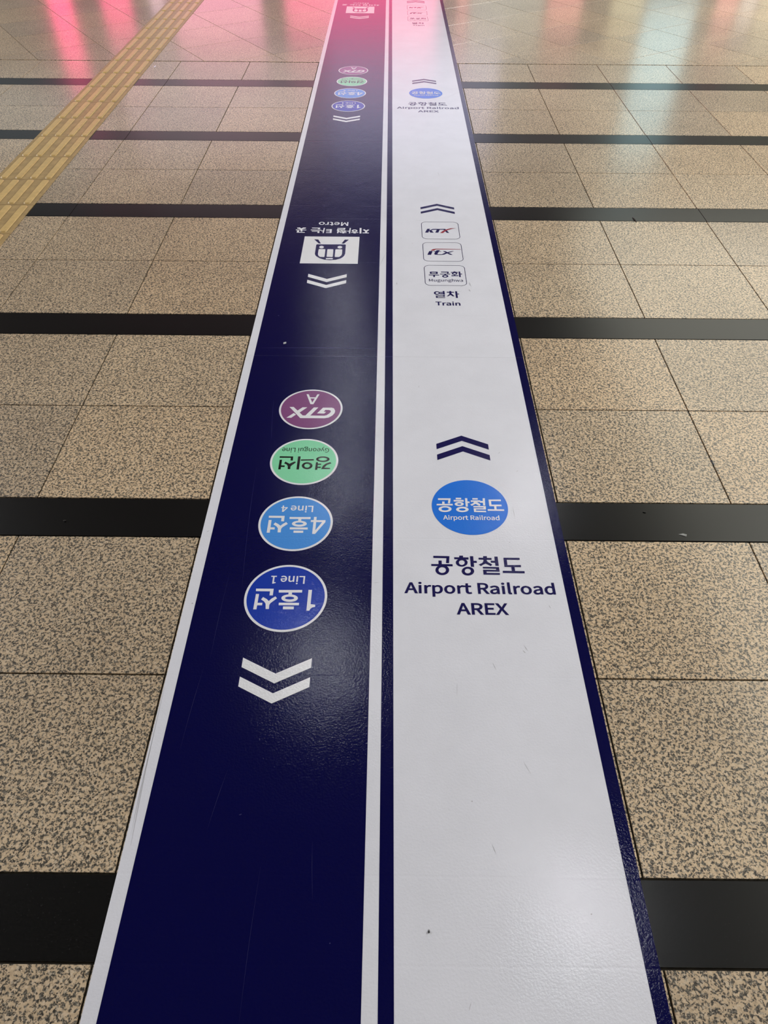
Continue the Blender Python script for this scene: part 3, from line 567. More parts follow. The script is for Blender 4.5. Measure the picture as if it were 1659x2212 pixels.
LATIN = json.loads('''{"Airport Railroad":[[[2,0],[51,0],[88,118],[229,118],[266,0],[317,0],[186,385],[132,385]],[[100,156],[119,215],[158,346],[160,346],[199,215],[217,156]],[[368,0],[416,0],[416,285],[368,285]],[[392,344],[415,353],[424,376],[415,398],[392,407],[369,398],[360,376],[369,353]],[[512,0],[560,0],[560,183],[576,214],[594,235],[613,246],[632,249],[647,248],[660,245],[669,286],[655,291],[638,293],[615,288],[593,276],[574,258],[557,233],[556,233],[551,285],[512,285]],[[716,-120],[764,-120],[764,-24],[763,26],[782,12],[802,2],[822,-5],[841,-7],[888,3],[928,33],[955,82],[965,147],[958,207],[936,253],[901,282],[852,293],[827,289],[804,280],[781,268],[761,252],[760,252],[755,285],[716,285]],[[834,34],[818,35],[801,40],[783,49],[764,63],[764,213],[784,230],[803,242],[822,250],[840,252],[875,245],[898,223],[911,190],[915,147],[909,99],[892,64],[866,41]],[[1152,-7],[1202,3],[1244,32],[1273,79],[1284,142],[1273,206],[1244,253],[1202,282],[1152,293],[1102,282],[1060,253],[1031,206],[1020,142],[1031,79],[1060,32],[1102,3]],[[1152,33],[1119,41],[1093,63],[1076,98],[1070,142],[1076,187],[1093,222],[1119,244],[1152,252],[1186,244],[1212,222],[1229,187],[1235,142],[1229,98],[1212,63],[1186,41]],[[1360,0],[1408,0],[1408,183],[1424,214],[1442,235],[1461,246],[1480,249],[1494,248],[1507,245],[1516,286],[1502,291],[1486,293],[1463,288],[1441,276],[1422,258],[1405,233],[1404,233],[1399,285],[1360,285]],[[1653,-7],[1680,-4],[1706,4],[1696,40],[1681,34],[1664,32],[1629,46],[1620,87],[1620,246],[1697,246],[1697,285],[1620,285],[1620,366],[1580,366],[1575,285],[1529,283],[1529,246],[1572,246],[1572,88],[1576,49],[1590,19],[1615,0]],[[1932,202],[1932,346],[1997,346],[2037,342],[2066,330],[2084,309],[2090,277],[2084,244],[2066,221],[2037,207],[1997,202]],[[2095,0],[2150,0],[2052,169],[2087,182],[2115,205],[2132,237],[2139,277],[2129,328],[2101,361],[2058,379],[2004,385],[1884,385],[1884,0],[1932,0],[1932,163],[2002,163]],[[2278,-7],[2304,-4],[2329,5],[2352,18],[2373,34],[2374,34],[2379,0],[2418,0],[2418,175],[2412,224],[2395,261],[2364,284],[2319,293],[2286,289],[2256,280],[2229,268],[2207,255],[2226,222],[2244,233],[2265,243],[2287,250],[2311,253],[2340,247],[2358,230],[2368,207],[2370,181],[2292,167],[2237,145],[2206,115],[2195,74],[2202,40],[2219,14],[2245,-1]],[[2292,32],[2256,42],[2242,77],[2248,102],[2270,123],[2310,138],[2370,149],[2370,69],[2350,53],[2331,41],[2312,34]],[[2508,0],[2557,0],[2557,285],[2508,285]],[[2533,344],[2556,353],[2565,376],[2556,398],[2533,407],[2510,398],[2501,376],[2510,353]],[[2703,-7],[2720,-6],[2731,-3],[2724,34],[2714,33],[2705,38],[2701,54],[2701,418],[2653,418],[2653,57],[2656,30],[2665,10],[2680,-3]],[[2802,0],[2850,0],[2850,183],[2866,214],[2884,235],[2903,246],[2922,249],[2937,248],[2950,245],[2959,286],[2945,291],[2928,293],[2905,288],[2883,276],[2864,258],[2847,233],[2846,233],[2841,285],[2802,285]],[[3117,-7],[3167,3],[3209,32],[3238,79],[3248,142],[3238,206],[3209,253],[3167,282],[3117,293],[3067,282],[3024,253],[2996,206],[2985,142],[2996,79],[3024,32],[3067,3]],[[3117,33],[3083,41],[3057,63],[3040,98],[3034,142],[3040,187],[3057,222],[3083,244],[3117,252],[3150,244],[3177,222],[3194,187],[3200,142],[3194,98],[3177,63],[3150,41]],[[3390,-7],[3415,-4],[3440,5],[3463,18],[3484,34],[3486,34],[3490,0],[3529,0],[3529,175],[3524,224],[3506,261],[3476,284],[3431,293],[3397,289],[3367,280],[3341,268],[3319,255],[3337,222],[3355,233],[3376,243],[3399,250],[3423,253],[3452,247],[3470,230],[3479,207],[3482,181],[3403,167],[3349,145],[3317,115],[3307,74],[3313,40],[3330,14],[3357,-1]],[[3403,32],[3368,42],[3353,77],[3360,102],[3381,123],[3421,138],[3482,149],[3482,69],[3461,53],[3442,41],[3423,34]],[[3717,-7],[3742,-4],[3765,5],[3786,18],[3804,34],[3805,34],[3809,0],[3849,0],[3849,418],[3800,418],[3800,308],[3803,259],[3785,273],[3766,284],[3746,290],[3723,293],[3676,282],[3637,252],[3609,205],[3599,142],[3608,79],[3631,32],[3668,3]],[[3727,34],[3694,41],[3669,62],[3654,97],[3649,143],[3655,187],[3673,222],[3699,244],[3731,252],[3749,250],[3766,245],[3783,236],[3800,222],[3800,72],[3783,55],[3765,43],[3747,36]]],"AREX":[[[2,0],[51,0],[88,118],[229,118],[266,0],[317,0],[186,385],[132,385]],[[100,156],[119,215],[158,346],[160,346],[199,215],[217,156]],[[421,202],[421,346],[485,346],[525,342],[555,330],[573,309],[579,277],[573,244],[555,221],[525,207],[485,202]],[[584,0],[638,0],[540,169],[576,182],[603,205],[621,237],[627,277],[617,328],[589,361],[547,379],[493,385],[372,385],[372,0],[421,0],[421,163],[490,163]],[[706,0],[933,0],[933,41],[754,41],[754,182],[900,182],[900,223],[754,223],[754,344],[928,344],[928,385],[706,385]],[[971,0],[1023,0],[1078,104],[1109,166],[1111,166],[1144,104],[1201,0],[1255,0],[1142,196],[1247,385],[1196,385],[1144,287],[1117,230],[1115,230],[1085,287],[1032,385],[978,385],[1084,199]]],"Line 1":[[[53,0],[270,0],[270,41],[101,41],[101,385],[53,385]],[[334,0],[382,0],[382,285],[334,285]],[[358,344],[381,353],[390,376],[381,398],[358,407],[335,398],[326,376],[335,353]],[[478,0],[526,0],[526,207],[546,226],[565,240],[583,248],[604,251],[628,246],[645,233],[655,209],[658,174],[658,0],[706,0],[706,181],[701,229],[685,264],[658,285],[619,293],[591,289],[566,278],[544,263],[523,244],[522,244],[517,285],[478,285]],[[914,-7],[941,-5],[966,2],[988,11],[1007,22],[991,54],[957,37],[919,32],[882,39],[853,59],[833,90],[825,131],[1017,131],[1019,159],[1011,214],[989,256],[954,283],[905,293],[858,282],[817,252],[788,205],[777,142],[788,79],[817,32],[860,3]],[[824,165],[834,203],[852,231],[877,248],[906,254],[936,248],[958,231],[972,204],[977,165]],[[1205,0],[1416,0],[1416,40],[1339,40],[1339,385],[1302,385],[1285,377],[1267,369],[1246,363],[1222,358],[1222,327],[1291,327],[1291,40],[1205,40]]],"Line 4":[[[53,0],[270,0],[270,41],[101,41],[101,385],[53,385]],[[334,0],[382,0],[382,285],[334,285]],[[358,344],[381,353],[390,376],[381,398],[358,407],[335,398],[326,376],[335,353]],[[478,0],[526,0],[526,207],[546,226],[565,240],[583,248],[604,251],[628,246],[645,233],[655,209],[658,174],[658,0],[706,0],[706,181],[701,229],[685,264],[658,285],[619,293],[591,289],[566,278],[544,263],[523,244],[522,244],[517,285],[478,285]],[[914,-7],[941,-5],[966,2],[988,11],[1007,22],[991,54],[957,37],[919,32],[882,39],[853,59],[833,90],[825,131],[1017,131],[1019,159],[1011,214],[989,256],[954,283],[905,293],[858,282],[817,252],[788,205],[777,142],[788,79],[817,32],[860,3]],[[824,165],[834,203],[852,231],[877,248],[906,254],[936,248],[958,231],[972,204],[977,165]],[[1337,0],[1382,0],[1382,106],[1434,106],[1434,144],[1382,144],[1382,385],[1329,385],[1169,138],[1169,106],[1337,106]],[[1337,144],[1219,144],[1307,276],[1338,332],[1340,332],[1337,263]]],"Gyeongui Line":[[[204,-7],[241,-3],[274,6],[301,20],[323,38],[323,200],[196,200],[196,159],[278,159],[278,58],[248,42],[209,36],[154,47],[114,78],[89,128],[80,194],[89,259],[115,308],[156,338],[209,349],[235,346],[257,339],[276,327],[291,313],[318,345],[299,362],[274,377],[244,388],[207,392],[136,378],[80,339],[44,276],[30,192],[43,108],[79,46],[134,7]],[[415,-123],[453,-115],[482,-94],[504,-63],[522,-24],[629,285],[582,285],[530,127],[507,46],[505,46],[476,127],[419,285],[369,285],[483,-1],[477,-22],[466,-47],[452,-66],[435,-79],[413,-84],[401,-82],[391,-79],[381,-117],[397,-121]],[[799,-7],[827,-5],[851,2],[873,11],[893,22],[876,54],[843,37],[805,32],[767,39],[738,59],[719,90],[710,131],[902,131],[904,159],[897,214],[875,256],[839,283],[790,293],[743,282],[702,252],[674,205],[663,142],[673,79],[703,32],[746,3]],[[710,165],[719,203],[738,231],[762,248],[791,254],[821,248],[844,231],[858,204],[862,165]],[[1086,-7],[1136,3],[1178,32],[1207,79],[1217,142],[1207,206],[1178,253],[1136,282],[1086,293],[1036,282],[994,253],[965,206],[954,142],[965,79],[994,32],[1036,3]],[[1086,33],[1052,41],[1026,63],[1009,98],[1003,142],[1009,187],[1026,222],[1052,244],[1086,252],[1119,244],[1146,222],[1163,187],[1169,142],[1163,98],[1146,63],[1119,41]],[[1293,0],[1341,0],[1341,207],[1361,226],[1380,240],[1399,248],[1419,251],[1444,246],[1460,233],[1470,209],[1473,174],[1473,0],[1521,0],[1521,181],[1516,229],[1500,264],[1473,285],[1434,293],[1406,289],[1381,278],[1359,263],[1338,244],[1337,244],[1332,285],[1293,285]],[[1710,-131],[1769,-123],[1815,-102],[1844,-70],[1854,-33],[1848,-2],[1829,19],[1798,31],[1755,35],[1699,35],[1659,44],[1649,66],[1654,86],[1667,100],[1688,93],[1709,90],[1750,97],[1783,117],[1805,148],[1814,190],[1807,223],[1790,248],[1849,248],[1849,285],[1749,285],[1732,290],[1709,293],[1668,285],[1634,265],[1611,233],[1602,191],[1606,166],[1614,145],[1626,127],[1640,114],[1640,112],[1618,90],[1608,59],[1616,30],[1634,12],[1634,9],[1616,-4],[1603,-20],[1595,-37],[1592,-55],[1601,-88],[1625,-112],[1662,-126]],[[1709,123],[1686,128],[1667,141],[1653,163],[1649,191],[1653,219],[1666,240],[1686,253],[1709,257],[1733,253],[1752,240],[1765,219],[1770,191],[1765,163],[1752,141],[1733,128]],[[1716,-98],[1682,-95],[1656,-85],[1640,-69],[1634,-48],[1641,-24],[1663,0],[1682,-3],[1700,-4],[1749,-4],[1792,-12],[1807,-40],[1800,-62],[1782,-80],[1754,-93]],[[1993,-7],[2020,-3],[2045,7],[2067,24],[2087,45],[2089,45],[2092,0],[2132,0],[2132,285],[2085,285],[2085,83],[2065,61],[2047,46],[2028,37],[2007,35],[1983,39],[1966,53],[1957,76],[1954,110],[1954,285],[1905,285],[1905,105],[1911,56],[1927,21],[1954,0]],[[2228,0],[2277,0],[2277,285],[2228,285]],[[2253,344],[2276,353],[2285,376],[2276,398],[2253,407],[2230,398],[2221,376],[2230,353]],[[2495,0],[2712,0],[2712,41],[2544,41],[2544,385],[2495,385]],[[2776,0],[2824,0],[2824,285],[2776,285]],[[2800,344],[2823,353],[2832,376],[2823,398],[2800,407],[2777,398],[2768,376],[2777,353]],[[2920,0],[2968,0],[2968,207],[2988,226],[3007,240],[3026,248],[3046,251],[3071,246],[3087,233],[3097,209],[3100,174],[3100,0],[3148,0],[3148,181],[3143,229],[3127,264],[3100,285],[3061,293],[3033,289],[3009,278],[2986,263],[2965,244],[2964,244],[2960,285],[2920,285]],[[3356,-7],[3383,-5],[3408,2],[3430,11],[3450,22],[3433,54],[3399,37],[3361,32],[3324,39],[3295,59],[3275,90],[3267,131],[3459,131],[3461,159],[3454,214],[3432,256],[3396,283],[3347,293],[3300,282],[3259,252],[3230,205],[3220,142],[3230,79],[3259,32],[3303,3]],[[3266,165],[3276,203],[3294,231],[3319,248],[3348,254],[3378,248],[3400,231],[3414,204],[3419,165]]],"Metro":[[[53,0],[97,0],[97,213],[96,240],[95,270],[93,299],[90,327],[92,327],[123,239],[196,39],[229,39],[301,239],[332,327],[335,327],[332,299],[330,270],[329,240],[328,213],[328,0],[373,0],[373,385],[315,385],[242,179],[215,99],[213,99],[185,179],[111,385],[53,385]],[[590,-7],[618,-5],[642,2],[664,11],[684,22],[667,54],[634,37],[596,32],[558,39],[529,59],[510,90],[501,131],[693,131],[695,159],[688,214],[666,256],[630,283],[581,293],[534,282],[493,252],[465,205],[454,142],[464,79],[494,32],[537,3]],[[501,165],[510,203],[528,231],[553,248],[582,254],[612,248],[635,231],[649,204],[653,165]],[[855,-7],[882,-4],[908,4],[899,40],[883,34],[866,32],[832,46],[822,87],[822,246],[900,246],[900,285],[822,285],[822,366],[782,366],[777,285],[732,283],[732,246],[774,246],[774,88],[778,49],[792,19],[817,0]],[[964,0],[1012,0],[1012,183],[1028,214],[1046,235],[1065,246],[1084,249],[1098,248],[1111,245],[1120,286],[1106,291],[1090,293],[1067,288],[1045,276],[1026,258],[1009,233],[1008,233],[1003,285],[964,285]],[[1278,-7],[1328,3],[1370,32],[1399,79],[1410,142],[1399,206],[1370,253],[1328,282],[1278,293],[1228,282],[1186,253],[1157,206],[1147,142],[1157,79],[1186,32],[1228,3]],[[1278,33],[1245,41],[1219,63],[1202,98],[1196,142],[1202,187],[1219,222],[1245,244],[1278,252],[1312,244],[1338,222],[1355,187],[1361,142],[1355,98],[1338,63],[1312,41]]],"Mugunghwa":[[[53,0],[97,0],[97,213],[96,240],[95,270],[93,299],[90,327],[92,327],[123,239],[196,39],[229,39],[301,239],[332,327],[335,327],[332,299],[330,270],[329,240],[328,213],[328,0],[373,0],[373,385],[315,385],[242,179],[215,99],[213,99],[185,179],[111,385],[53,385]],[[558,-7],[586,-3],[610,7],[632,24],[652,45],[654,45],[658,0],[697,0],[697,285],[650,285],[650,83],[630,61],[612,46],[593,37],[572,35],[548,39],[532,53],[522,76],[519,110],[519,285],[471,285],[471,105],[476,56],[492,21],[519,0]],[[890,-131],[949,-123],[995,-102],[1024,-70],[1034,-33],[1028,-2],[1009,19],[978,31],[935,35],[879,35],[839,44],[829,66],[834,86],[847,100],[868,93],[889,90],[930,97],[963,117],[986,148],[994,190],[987,223],[971,248],[1029,248],[1029,285],[930,285],[912,290],[889,293],[848,285],[814,265],[791,233],[783,191],[786,166],[794,145],[806,127],[820,114],[820,112],[798,90],[788,59],[796,30],[814,12],[814,9],[796,-4],[783,-20],[775,-37],[772,-55],[781,-88],[805,-112],[842,-126]],[[889,123],[866,128],[847,141],[834,163],[829,191],[834,219],[847,240],[866,253],[889,257],[913,253],[932,240],[945,219],[950,191],[945,163],[932,141],[913,128]],[[897,-98],[862,-95],[836,-85],[820,-69],[814,-48],[821,-24],[843,0],[862,-3],[880,-4],[929,-4],[972,-12],[987,-40],[981,-62],[962,-80],[934,-93]],[[1173,-7],[1201,-3],[1225,7],[1247,24],[1267,45],[1269,45],[1273,0],[1313,0],[1313,285],[1265,285],[1265,83],[1245,61],[1227,46],[1208,37],[1188,35],[1163,39],[1147,53],[1137,76],[1134,110],[1134,285],[1086,285],[1086,105],[1091,56],[1107,21],[1134,0]],[[1409,0],[1457,0],[1457,207],[1477,226],[1495,240],[1514,248],[1535,251],[1559,246],[1576,233],[1586,209],[1589,174],[1589,0],[1637,0],[1637,181],[1631,229],[1615,264],[1588,285],[1549,293],[1522,289],[1497,278],[1475,263],[1454,244],[1453,244],[1448,285],[1409,285]],[[1825,-131],[1885,-123],[1930,-102],[1959,-70],[1970,-33],[1963,-2],[1945,19],[1913,31],[1870,35],[1814,35],[1775,44],[1764,66],[1769,86],[1783,100],[1803,93],[1825,90],[1866,97],[1899,117],[1921,148],[1929,190],[1923,223],[1906,248],[1964,248],[1964,285],[1865,285],[1847,290],[1825,293],[1784,285],[1750,265],[1727,233],[1718,191],[1721,166],[1730,145],[1741,127],[1755,114],[1755,112],[1734,90],[1724,59],[1731,30],[1749,12],[1749,9],[1732,-4],[1718,-20],[1710,-37],[1707,-55],[1716,-88],[1740,-112],[1777,-126]],[[1825,123],[1801,128],[1782,141],[1769,163],[1764,191],[1769,219],[1782,240],[1801,253],[1825,257],[1849,253],[1868,240],[1881,219],[1886,191],[1881,163],[1867,141],[1848,128]],[[1832,-98],[1797,-95],[1771,-85],[1755,-69],[1749,-48],[1756,-24],[1778,0],[1798,-3],[1815,-4],[1864,-4],[1908,-12],[1922,-40],[1916,-62],[1898,-80],[1869,-93]],[[2025,0],[2074,0],[2074,207],[2094,226],[2112,240],[2131,248],[2151,251],[2176,246],[2192,233],[2202,209],[2205,174],[2205,0],[2253,0],[2253,181],[2248,229],[2232,264],[2205,285],[2166,293],[2138,289],[2114,278],[2092,263],[2071,245],[2074,304],[2074,418],[2025,418]],[[2389,0],[2445,0],[2485,153],[2505,236],[2507,236],[2527,154],[2568,0],[2626,0],[2703,285],[2657,285],[2616,120],[2598,41],[2596,41],[2576,120],[2531,285],[2484,285],[2440,120],[2421,41],[2418,41],[2401,120],[2359,285],[2310,285]],[[2831,-7],[2857,-4],[2881,5],[2904,18],[2925,34],[2927,34],[2931,0],[2971,0],[2971,175],[2965,224],[2947,261],[2917,284],[2872,293],[2838,289],[2808,280],[2782,268],[2760,255],[2778,222],[2797,233],[2817,243],[2840,250],[2864,253],[2893,247],[2911,230],[2920,207],[2923,181],[2844,167],[2790,145],[2758,115],[2748,74],[2754,40],[2771,14],[2798,-1]],[[2845,32],[2809,42],[2794,77],[2801,102],[2822,123],[2862,138],[2923,149],[2923,69],[2903,53],[2883,41],[2864,34]]],"Train":[[[133,0],[182,0],[182,344],[298,344],[298,385],[16,385],[16,344],[133,344]],[[363,0],[411,0],[411,183],[427,214],[445,235],[464,246],[483,249],[498,248],[511,245],[519,286],[506,291],[489,293],[466,288],[444,276],[425,258],[408,233],[407,233],[402,285],[363,285]],[[632,-7],[658,-4],[683,5],[706,18],[727,34],[728,34],[733,0],[772,0],[772,175],[766,224],[749,261],[718,284],[673,293],[640,289],[610,280],[583,268],[561,255],[580,222],[598,233],[619,243],[641,250],[665,253],[694,247],[712,230],[722,207],[724,181],[646,167],[591,145],[560,115],[549,74],[556,40],[573,14],[599,-1]],[[646,32],[610,42],[596,77],[602,102],[624,123],[664,138],[724,149],[724,69],[704,53],[685,41],[666,34]],[[862,0],[911,0],[911,285],[862,285]],[[887,344],[910,353],[919,376],[910,398],[887,407],[864,398],[855,376],[864,353]],[[1007,0],[1055,0],[1055,207],[1075,226],[1094,240],[1112,248],[1133,251],[1157,246],[1174,233],[1184,209],[1187,174],[1187,0],[1235,0],[1235,181],[1230,229],[1214,264],[1186,285],[1148,293],[1120,289],[1095,278],[1073,263],[1052,244],[1051,244],[1046,285],[1007,285]]]}''')
Z_SHEET, Z_LANE, Z_MARK, Z_FACE, Z_TYPE = .0008, .0010, .0012, .0014, .0016


def art(name, key, dx, dy, z, m, parent):
    b = MB()
    for loops in GLYPHS[key]:
        L = [[(p[0] / 1e4 + dx, p[1] / 1e4 + dy) for p in l] for l in loops]
        b.region(L, z)
    return b.union().build(name, m, parent)


def inside(p, poly):
    c = False
    for i in range(len(poly)):
        a, b = poly[i - 1], poly[i]
        if (a[1] > p[1]) != (b[1] > p[1]) and p[0] < (b[0] - a[0]) * (p[1] - a[1]) / (b[1] - a[1]) + a[0]:
            c = not c
    return c


def latin(name, text, x0, x1, yb, yt, cap, z, m, parent, bold=16, flip=False):
    """lettering whose ink spans x0..x1, baseline yb, capital height yt; flip turns it by half a turn"""
    L = [clean([(p[0], p[1]) for p in l]) for l in LATIN[text]]
    X0, X1 = min(p[0] for l in L for p in l) - bold, max(p[0] for l in L for p in l) + bold
    sx, sy = (x1 - x0) / (X1 - X0), (yt - yb) / (cap + 2 * bold)

    def T(p):
        x, y = x0 + (p[0] - X0) * sx, yb + (p[1] + bold) * sy
        return ((x0 + x1 - x), (yb + yt - y)) if flip else (x, y)
    depth = [sum(inside(l[0], k) for k in L if k is not l) for l in L]
    b = MB()
    for l, dp in zip(L, depth):
        if dp % 2:
            continue
        holes = [h for h, dh in zip(L, depth) if dh == dp + 1 and inside(h[0], l)]
        b.region([[T(p) for p in l]] + [[T(p) for p in h] for h in holes], z)
    for l, dp in zip(L, depth):
        ccw = sarea(l) > 0
        q = l if ccw else l[::-1]
        o = inset(q, bold if dp % 2 else -bold)
        n = len(q)
        for i in range(n):
            j = (i + 1) % n
            quad = [T(q[i]), T(q[j]), T(o[j]), T(o[i])]
            if abs(sarea(quad)) < 1e-10:
                continue
            if sarea(quad) < 0:
                quad.reverse()
            k = len(b.v)
            b.v += [(p[0], p[1], z) for p in quad]
            b.f.append((k, k + 1, k + 2, k + 3))
            b.m.append(0)
    return b.union().build(name, m, parent)


def disc(name, cx, cy, R, z, m, parent, n=72):
    b = MB()
    b.v = [(cx + R * math.cos(2 * math.pi * i / n), cy + R * math.sin(2 * math.pi * i / n), z) for i in range(n)]
    b.f, b.m = [tuple(range(n))], [0]
    return b.build(name, m, parent)


def rect(name, x0, x1, y0, y1, z, m, parent):
    return link_mesh(name, [(x0, y0, z), (x1, y0, z), (x1, y1, z), (x0, y1, z)], [(0, 1, 2, 3)], m, parent)


def chevron(cx, w, ytip, rise, th, up, m, parent):
    """one bar of a direction chevron; ytip is the outer tip"""
    s = 1 if up else -1
    pts = [(cx - w / 2, ytip - s * rise), (cx, ytip), (cx + w / 2, ytip - s * rise),
           (cx + w / 2, ytip - s * (rise + th)), (cx, ytip - s * th), (cx - w / 2, ytip - s * (rise + th))]
    b = MB()
    b.poly(pts, Z_MARK)
    return b.build('chevron', m, parent)


XE = (-.4945, -.4672, -.0321, -.0043, .0226, .4565, .4825)   # lane edges of the film


def sheet(y0, y1, z0, label):
    t = thing('floor_sticker', label, 'floor sticker', (0, y0, 0))
    b = MB()
    b.box(XE[0], XE[6], y0, y1, 0, Z_SHEET)
    b.build('vinyl_sheet', M['white'], t)
    rect('navy_lane', XE[1], XE[2], y0, y1, Z_LANE, M['navy'], t)
    rect('navy_stripe', XE[3], XE[4], y0, y1, Z_LANE, M['navy'], t)
    rect('navy_stripe', XE[5], XE[6], y0, y1, Z_LANE, M['navy'], t)
    return t


def badge(cx, cy, R, face, ring, parent, lab):
    o = disc('line_badge', cx, cy, R, Z_MARK, M['print_white'] if ring else M[face], parent)
    o['label'] = lab
    if ring:
        disc('badge_face', cx, cy, R - .0062, Z_FACE, M[face], o)
    return o


def airport_set(t, dy):
    for k in (0, .0492):
        chevron(.2355, .1590, 1.6783 - k + dy, .0398, .0245, True, M['ink'], t)
    bd = badge(.2384, 1.372 + dy, .1068, 'azure', False, t, 'bright blue round badge with white lettering')
    art('korean_lettering', 'airport_korean_small', 0, dy, Z_TYPE, M['print_white'], bd)
    latin('english_lettering', 'Airport Railroad', .1608, .3174, 1.3199 + dy, 1.3373 + dy, 385, Z_TYPE, M['print_white'], bd, 20)
    art('korean_lettering', 'airport_korean_large', 0, dy, Z_MARK, M['ink'], t)
    latin('english_lettering', 'Airport Railroad', .0500, .4330, 1.0662 + dy, 1.1028 + dy, 385, Z_MARK, M['ink'], t, 24)
    latin('english_lettering', 'AREX', .1778, .3071, 1.0028 + dy, 1.0396 + dy, 385, Z_MARK, M['ink'], t, 24)


def line_set(t, dx, dy):
    for k in (0, .0498):
        chevron(-.2467 + dx, .1600, .8103 - k + dy, .0413, .0250, False, M['print_white'], t)
    b = badge(-.2456 + dx, 1.0514 + dy, .1034, 'blue', True, t, 'deep blue round badge with white rim')
    art('korean_lettering', 'line_one_korean', dx, dy, Z_TYPE, M['print_white'], b)
    latin('english_lettering', 'Line 1', -.2898 + dx, -.2021 + dx, 1.0928 + dy, 1.1188 + dy, 385, Z_TYPE, M['print_white'], b, 15, True)
    b = badge(-.2447 + dx, 1.3039 + dy, .1018, 'sky', True, t, 'light blue round badge with white rim')
    art('korean_lettering', 'line_four_korean', dx, dy, Z_TYPE, M['print_white'], b)
    latin('english_lettering', 'Line 4', -.2906 + dx, -.2001 + dx, 1.3440 + dy, 1.3692 + dy, 385, Z_TYPE, M['print_white'], b, 15, True)
    b = badge(-.2427 + dx, 1.5543 + dy, .1018, 'green', True, t, 'mint green round badge with black lettering')
    art('korean_lettering', 'gyeongui_korean', dx, dy, Z_TYPE, M['black'], b)
    latin('english_lettering', 'Gyeongui Line', -.3138 + dx, -.1713 + dx, 1.5943 + dy, 1.6136 + dy, 385, Z_TYPE, M['black'], b, 4, True)
    b = badge(-.2426 + dx, 1.8054 + dy, .1026, 'purple', True, t, 'purple round badge with white rim')
    art('route_logo', 'express_logo', dx, dy, Z_TYPE, M['print_white'], b)
    art('english_lettering', 'express_letter', dx, dy, Z_TYPE, M['print_white'], b)


def round_frame(x0, x1, y0, y1, R, w, z, m, parent):
    def outline(e):
        pts = []
        for cx, cy, a0 in ((x1 - R, y1 - R, 0), (x0 + R, y1 - R, 90), (x0 + R, y0 + R, 180), (x1 - R, y0 + R, 270)):
            for k in range(9):
                a = math.radians(a0 + k * 90 / 8)
                pts.append((cx + (R - e) * math.cos(a), cy + (R - e) * math.sin(a)))
        return pts
    o, i = outline(0), outline(w)
    n = len(o)
    v = [(p[0], p[1], z) for p in o + i]
    return link_mesh('train_name_frame', v, [(k, (k + 1) % n, n + (k + 1) % n, n + k) for k in range(n)], m, parent)


def train_set(t, dx, dy):
    for k in (0, .0485):
        chevron(.2350 + dx, .1592, 3.3844 - k + dy, .0400, .0215, True, M['ink'], t)
    for y0, y1, keys in ((3.0158, 3.1882, 'k'), (2.8102, 2.9829, 'i'), (2.6063, 2.7760, 'm')):
        fr = round_frame(.1535 + dx, .3231 + dx, y0 + dy, y1 + dy, .024, .0022, Z_MARK, M['ink'], t)
        if keys == 'k':
            art('train_logo', 'fast_train_logo', dx, dy, Z_MARK, M['ink'], fr)
            art('logo_swoosh', 'fast_train_swoosh', dx, dy, Z_FACE, M['red'], fr)
        elif keys == 'i':
            art('train_logo', 'intercity_logo', dx, dy, Z_MARK, M['ink'], fr)
            art('logo_swoosh', 'intercity_swoosh', dx, dy, Z_FACE, M['red'], fr)
        else:
            art('korean_lettering', 'mugunghwa_korean', dx, dy, Z_MARK, M['ink'], fr)
            latin('english_lettering', 'Mugunghwa', .1705 + dx, .3085 + dx, 2.6392 + dy, 2.6600 + dy, 385, Z_MARK, M['ink'], fr, 2)
    art('korean_lettering', 'train_korean', dx, dy, Z_MARK, M['ink'], t)
    latin('english_lettering', 'Train', .1886 + dx, .2866 + dx, 2.4525 + dy, 2.4825 + dy, 385, Z_MARK, M['ink'], t, 24)


def metro_set(t, dx, dy):
    latin('english_lettering', 'Metro', -.3144 + dx, -.1784 + dx, 3.1385 + dy, 3.1775 + dy, 385, Z_MARK, M['print_white'], t, 14, True)
    art('korean_lettering', 'metro_korean', dx, dy, Z_MARK, M['print_white'], t)
    p = rect('metro_sign_panel', -.3668 + dx, -.1236 + dx, 2.7818 + dy, 3.0301 + dy, Z_MARK, M['print_white'], t)
    p['label'] = 'white square panel'
    art('train_pictogram', 'train_body', dx, dy, Z_FACE, M['ink'], p)
    art('pictogram_windows', 'train_windows', dx, dy, Z_TYPE, M['print_white'], p)
    for k in (0, .0487):
        chevron(-.2444 + dx, .1580, 2.6266 - k + dy, .0408, .0253, False, M['print_white'], t)


SEAM = 2.1045
near = sheet(-1.6, SEAM - .0002, 0, 'navy and white floor sticker nearest the viewer, with the large airport lettering')
airport_set(near, 0)
line_set(near, 0, 0)
far = sheet(SEAM + .0002, 10.2, 0, 'navy and white floor sticker beyond the seam, with the white metro square')
metro_set(far, 0, 0)
train_set(far, 0, 0)
airport_set(far, 3.697)
line_set(far, -.0035, 3.752)
metro_set(far, -.0085, 4.455)
train_set(far, 0, 4.365)
for o in (near, far):
    for ch in o.children:
        ch.location.y = -o.location.y
# a second sheet of each kind has its origin at its own start, so parts are shifted back into place

# wear on the film: scuffs and thin scratches
rnd = random.Random(5)


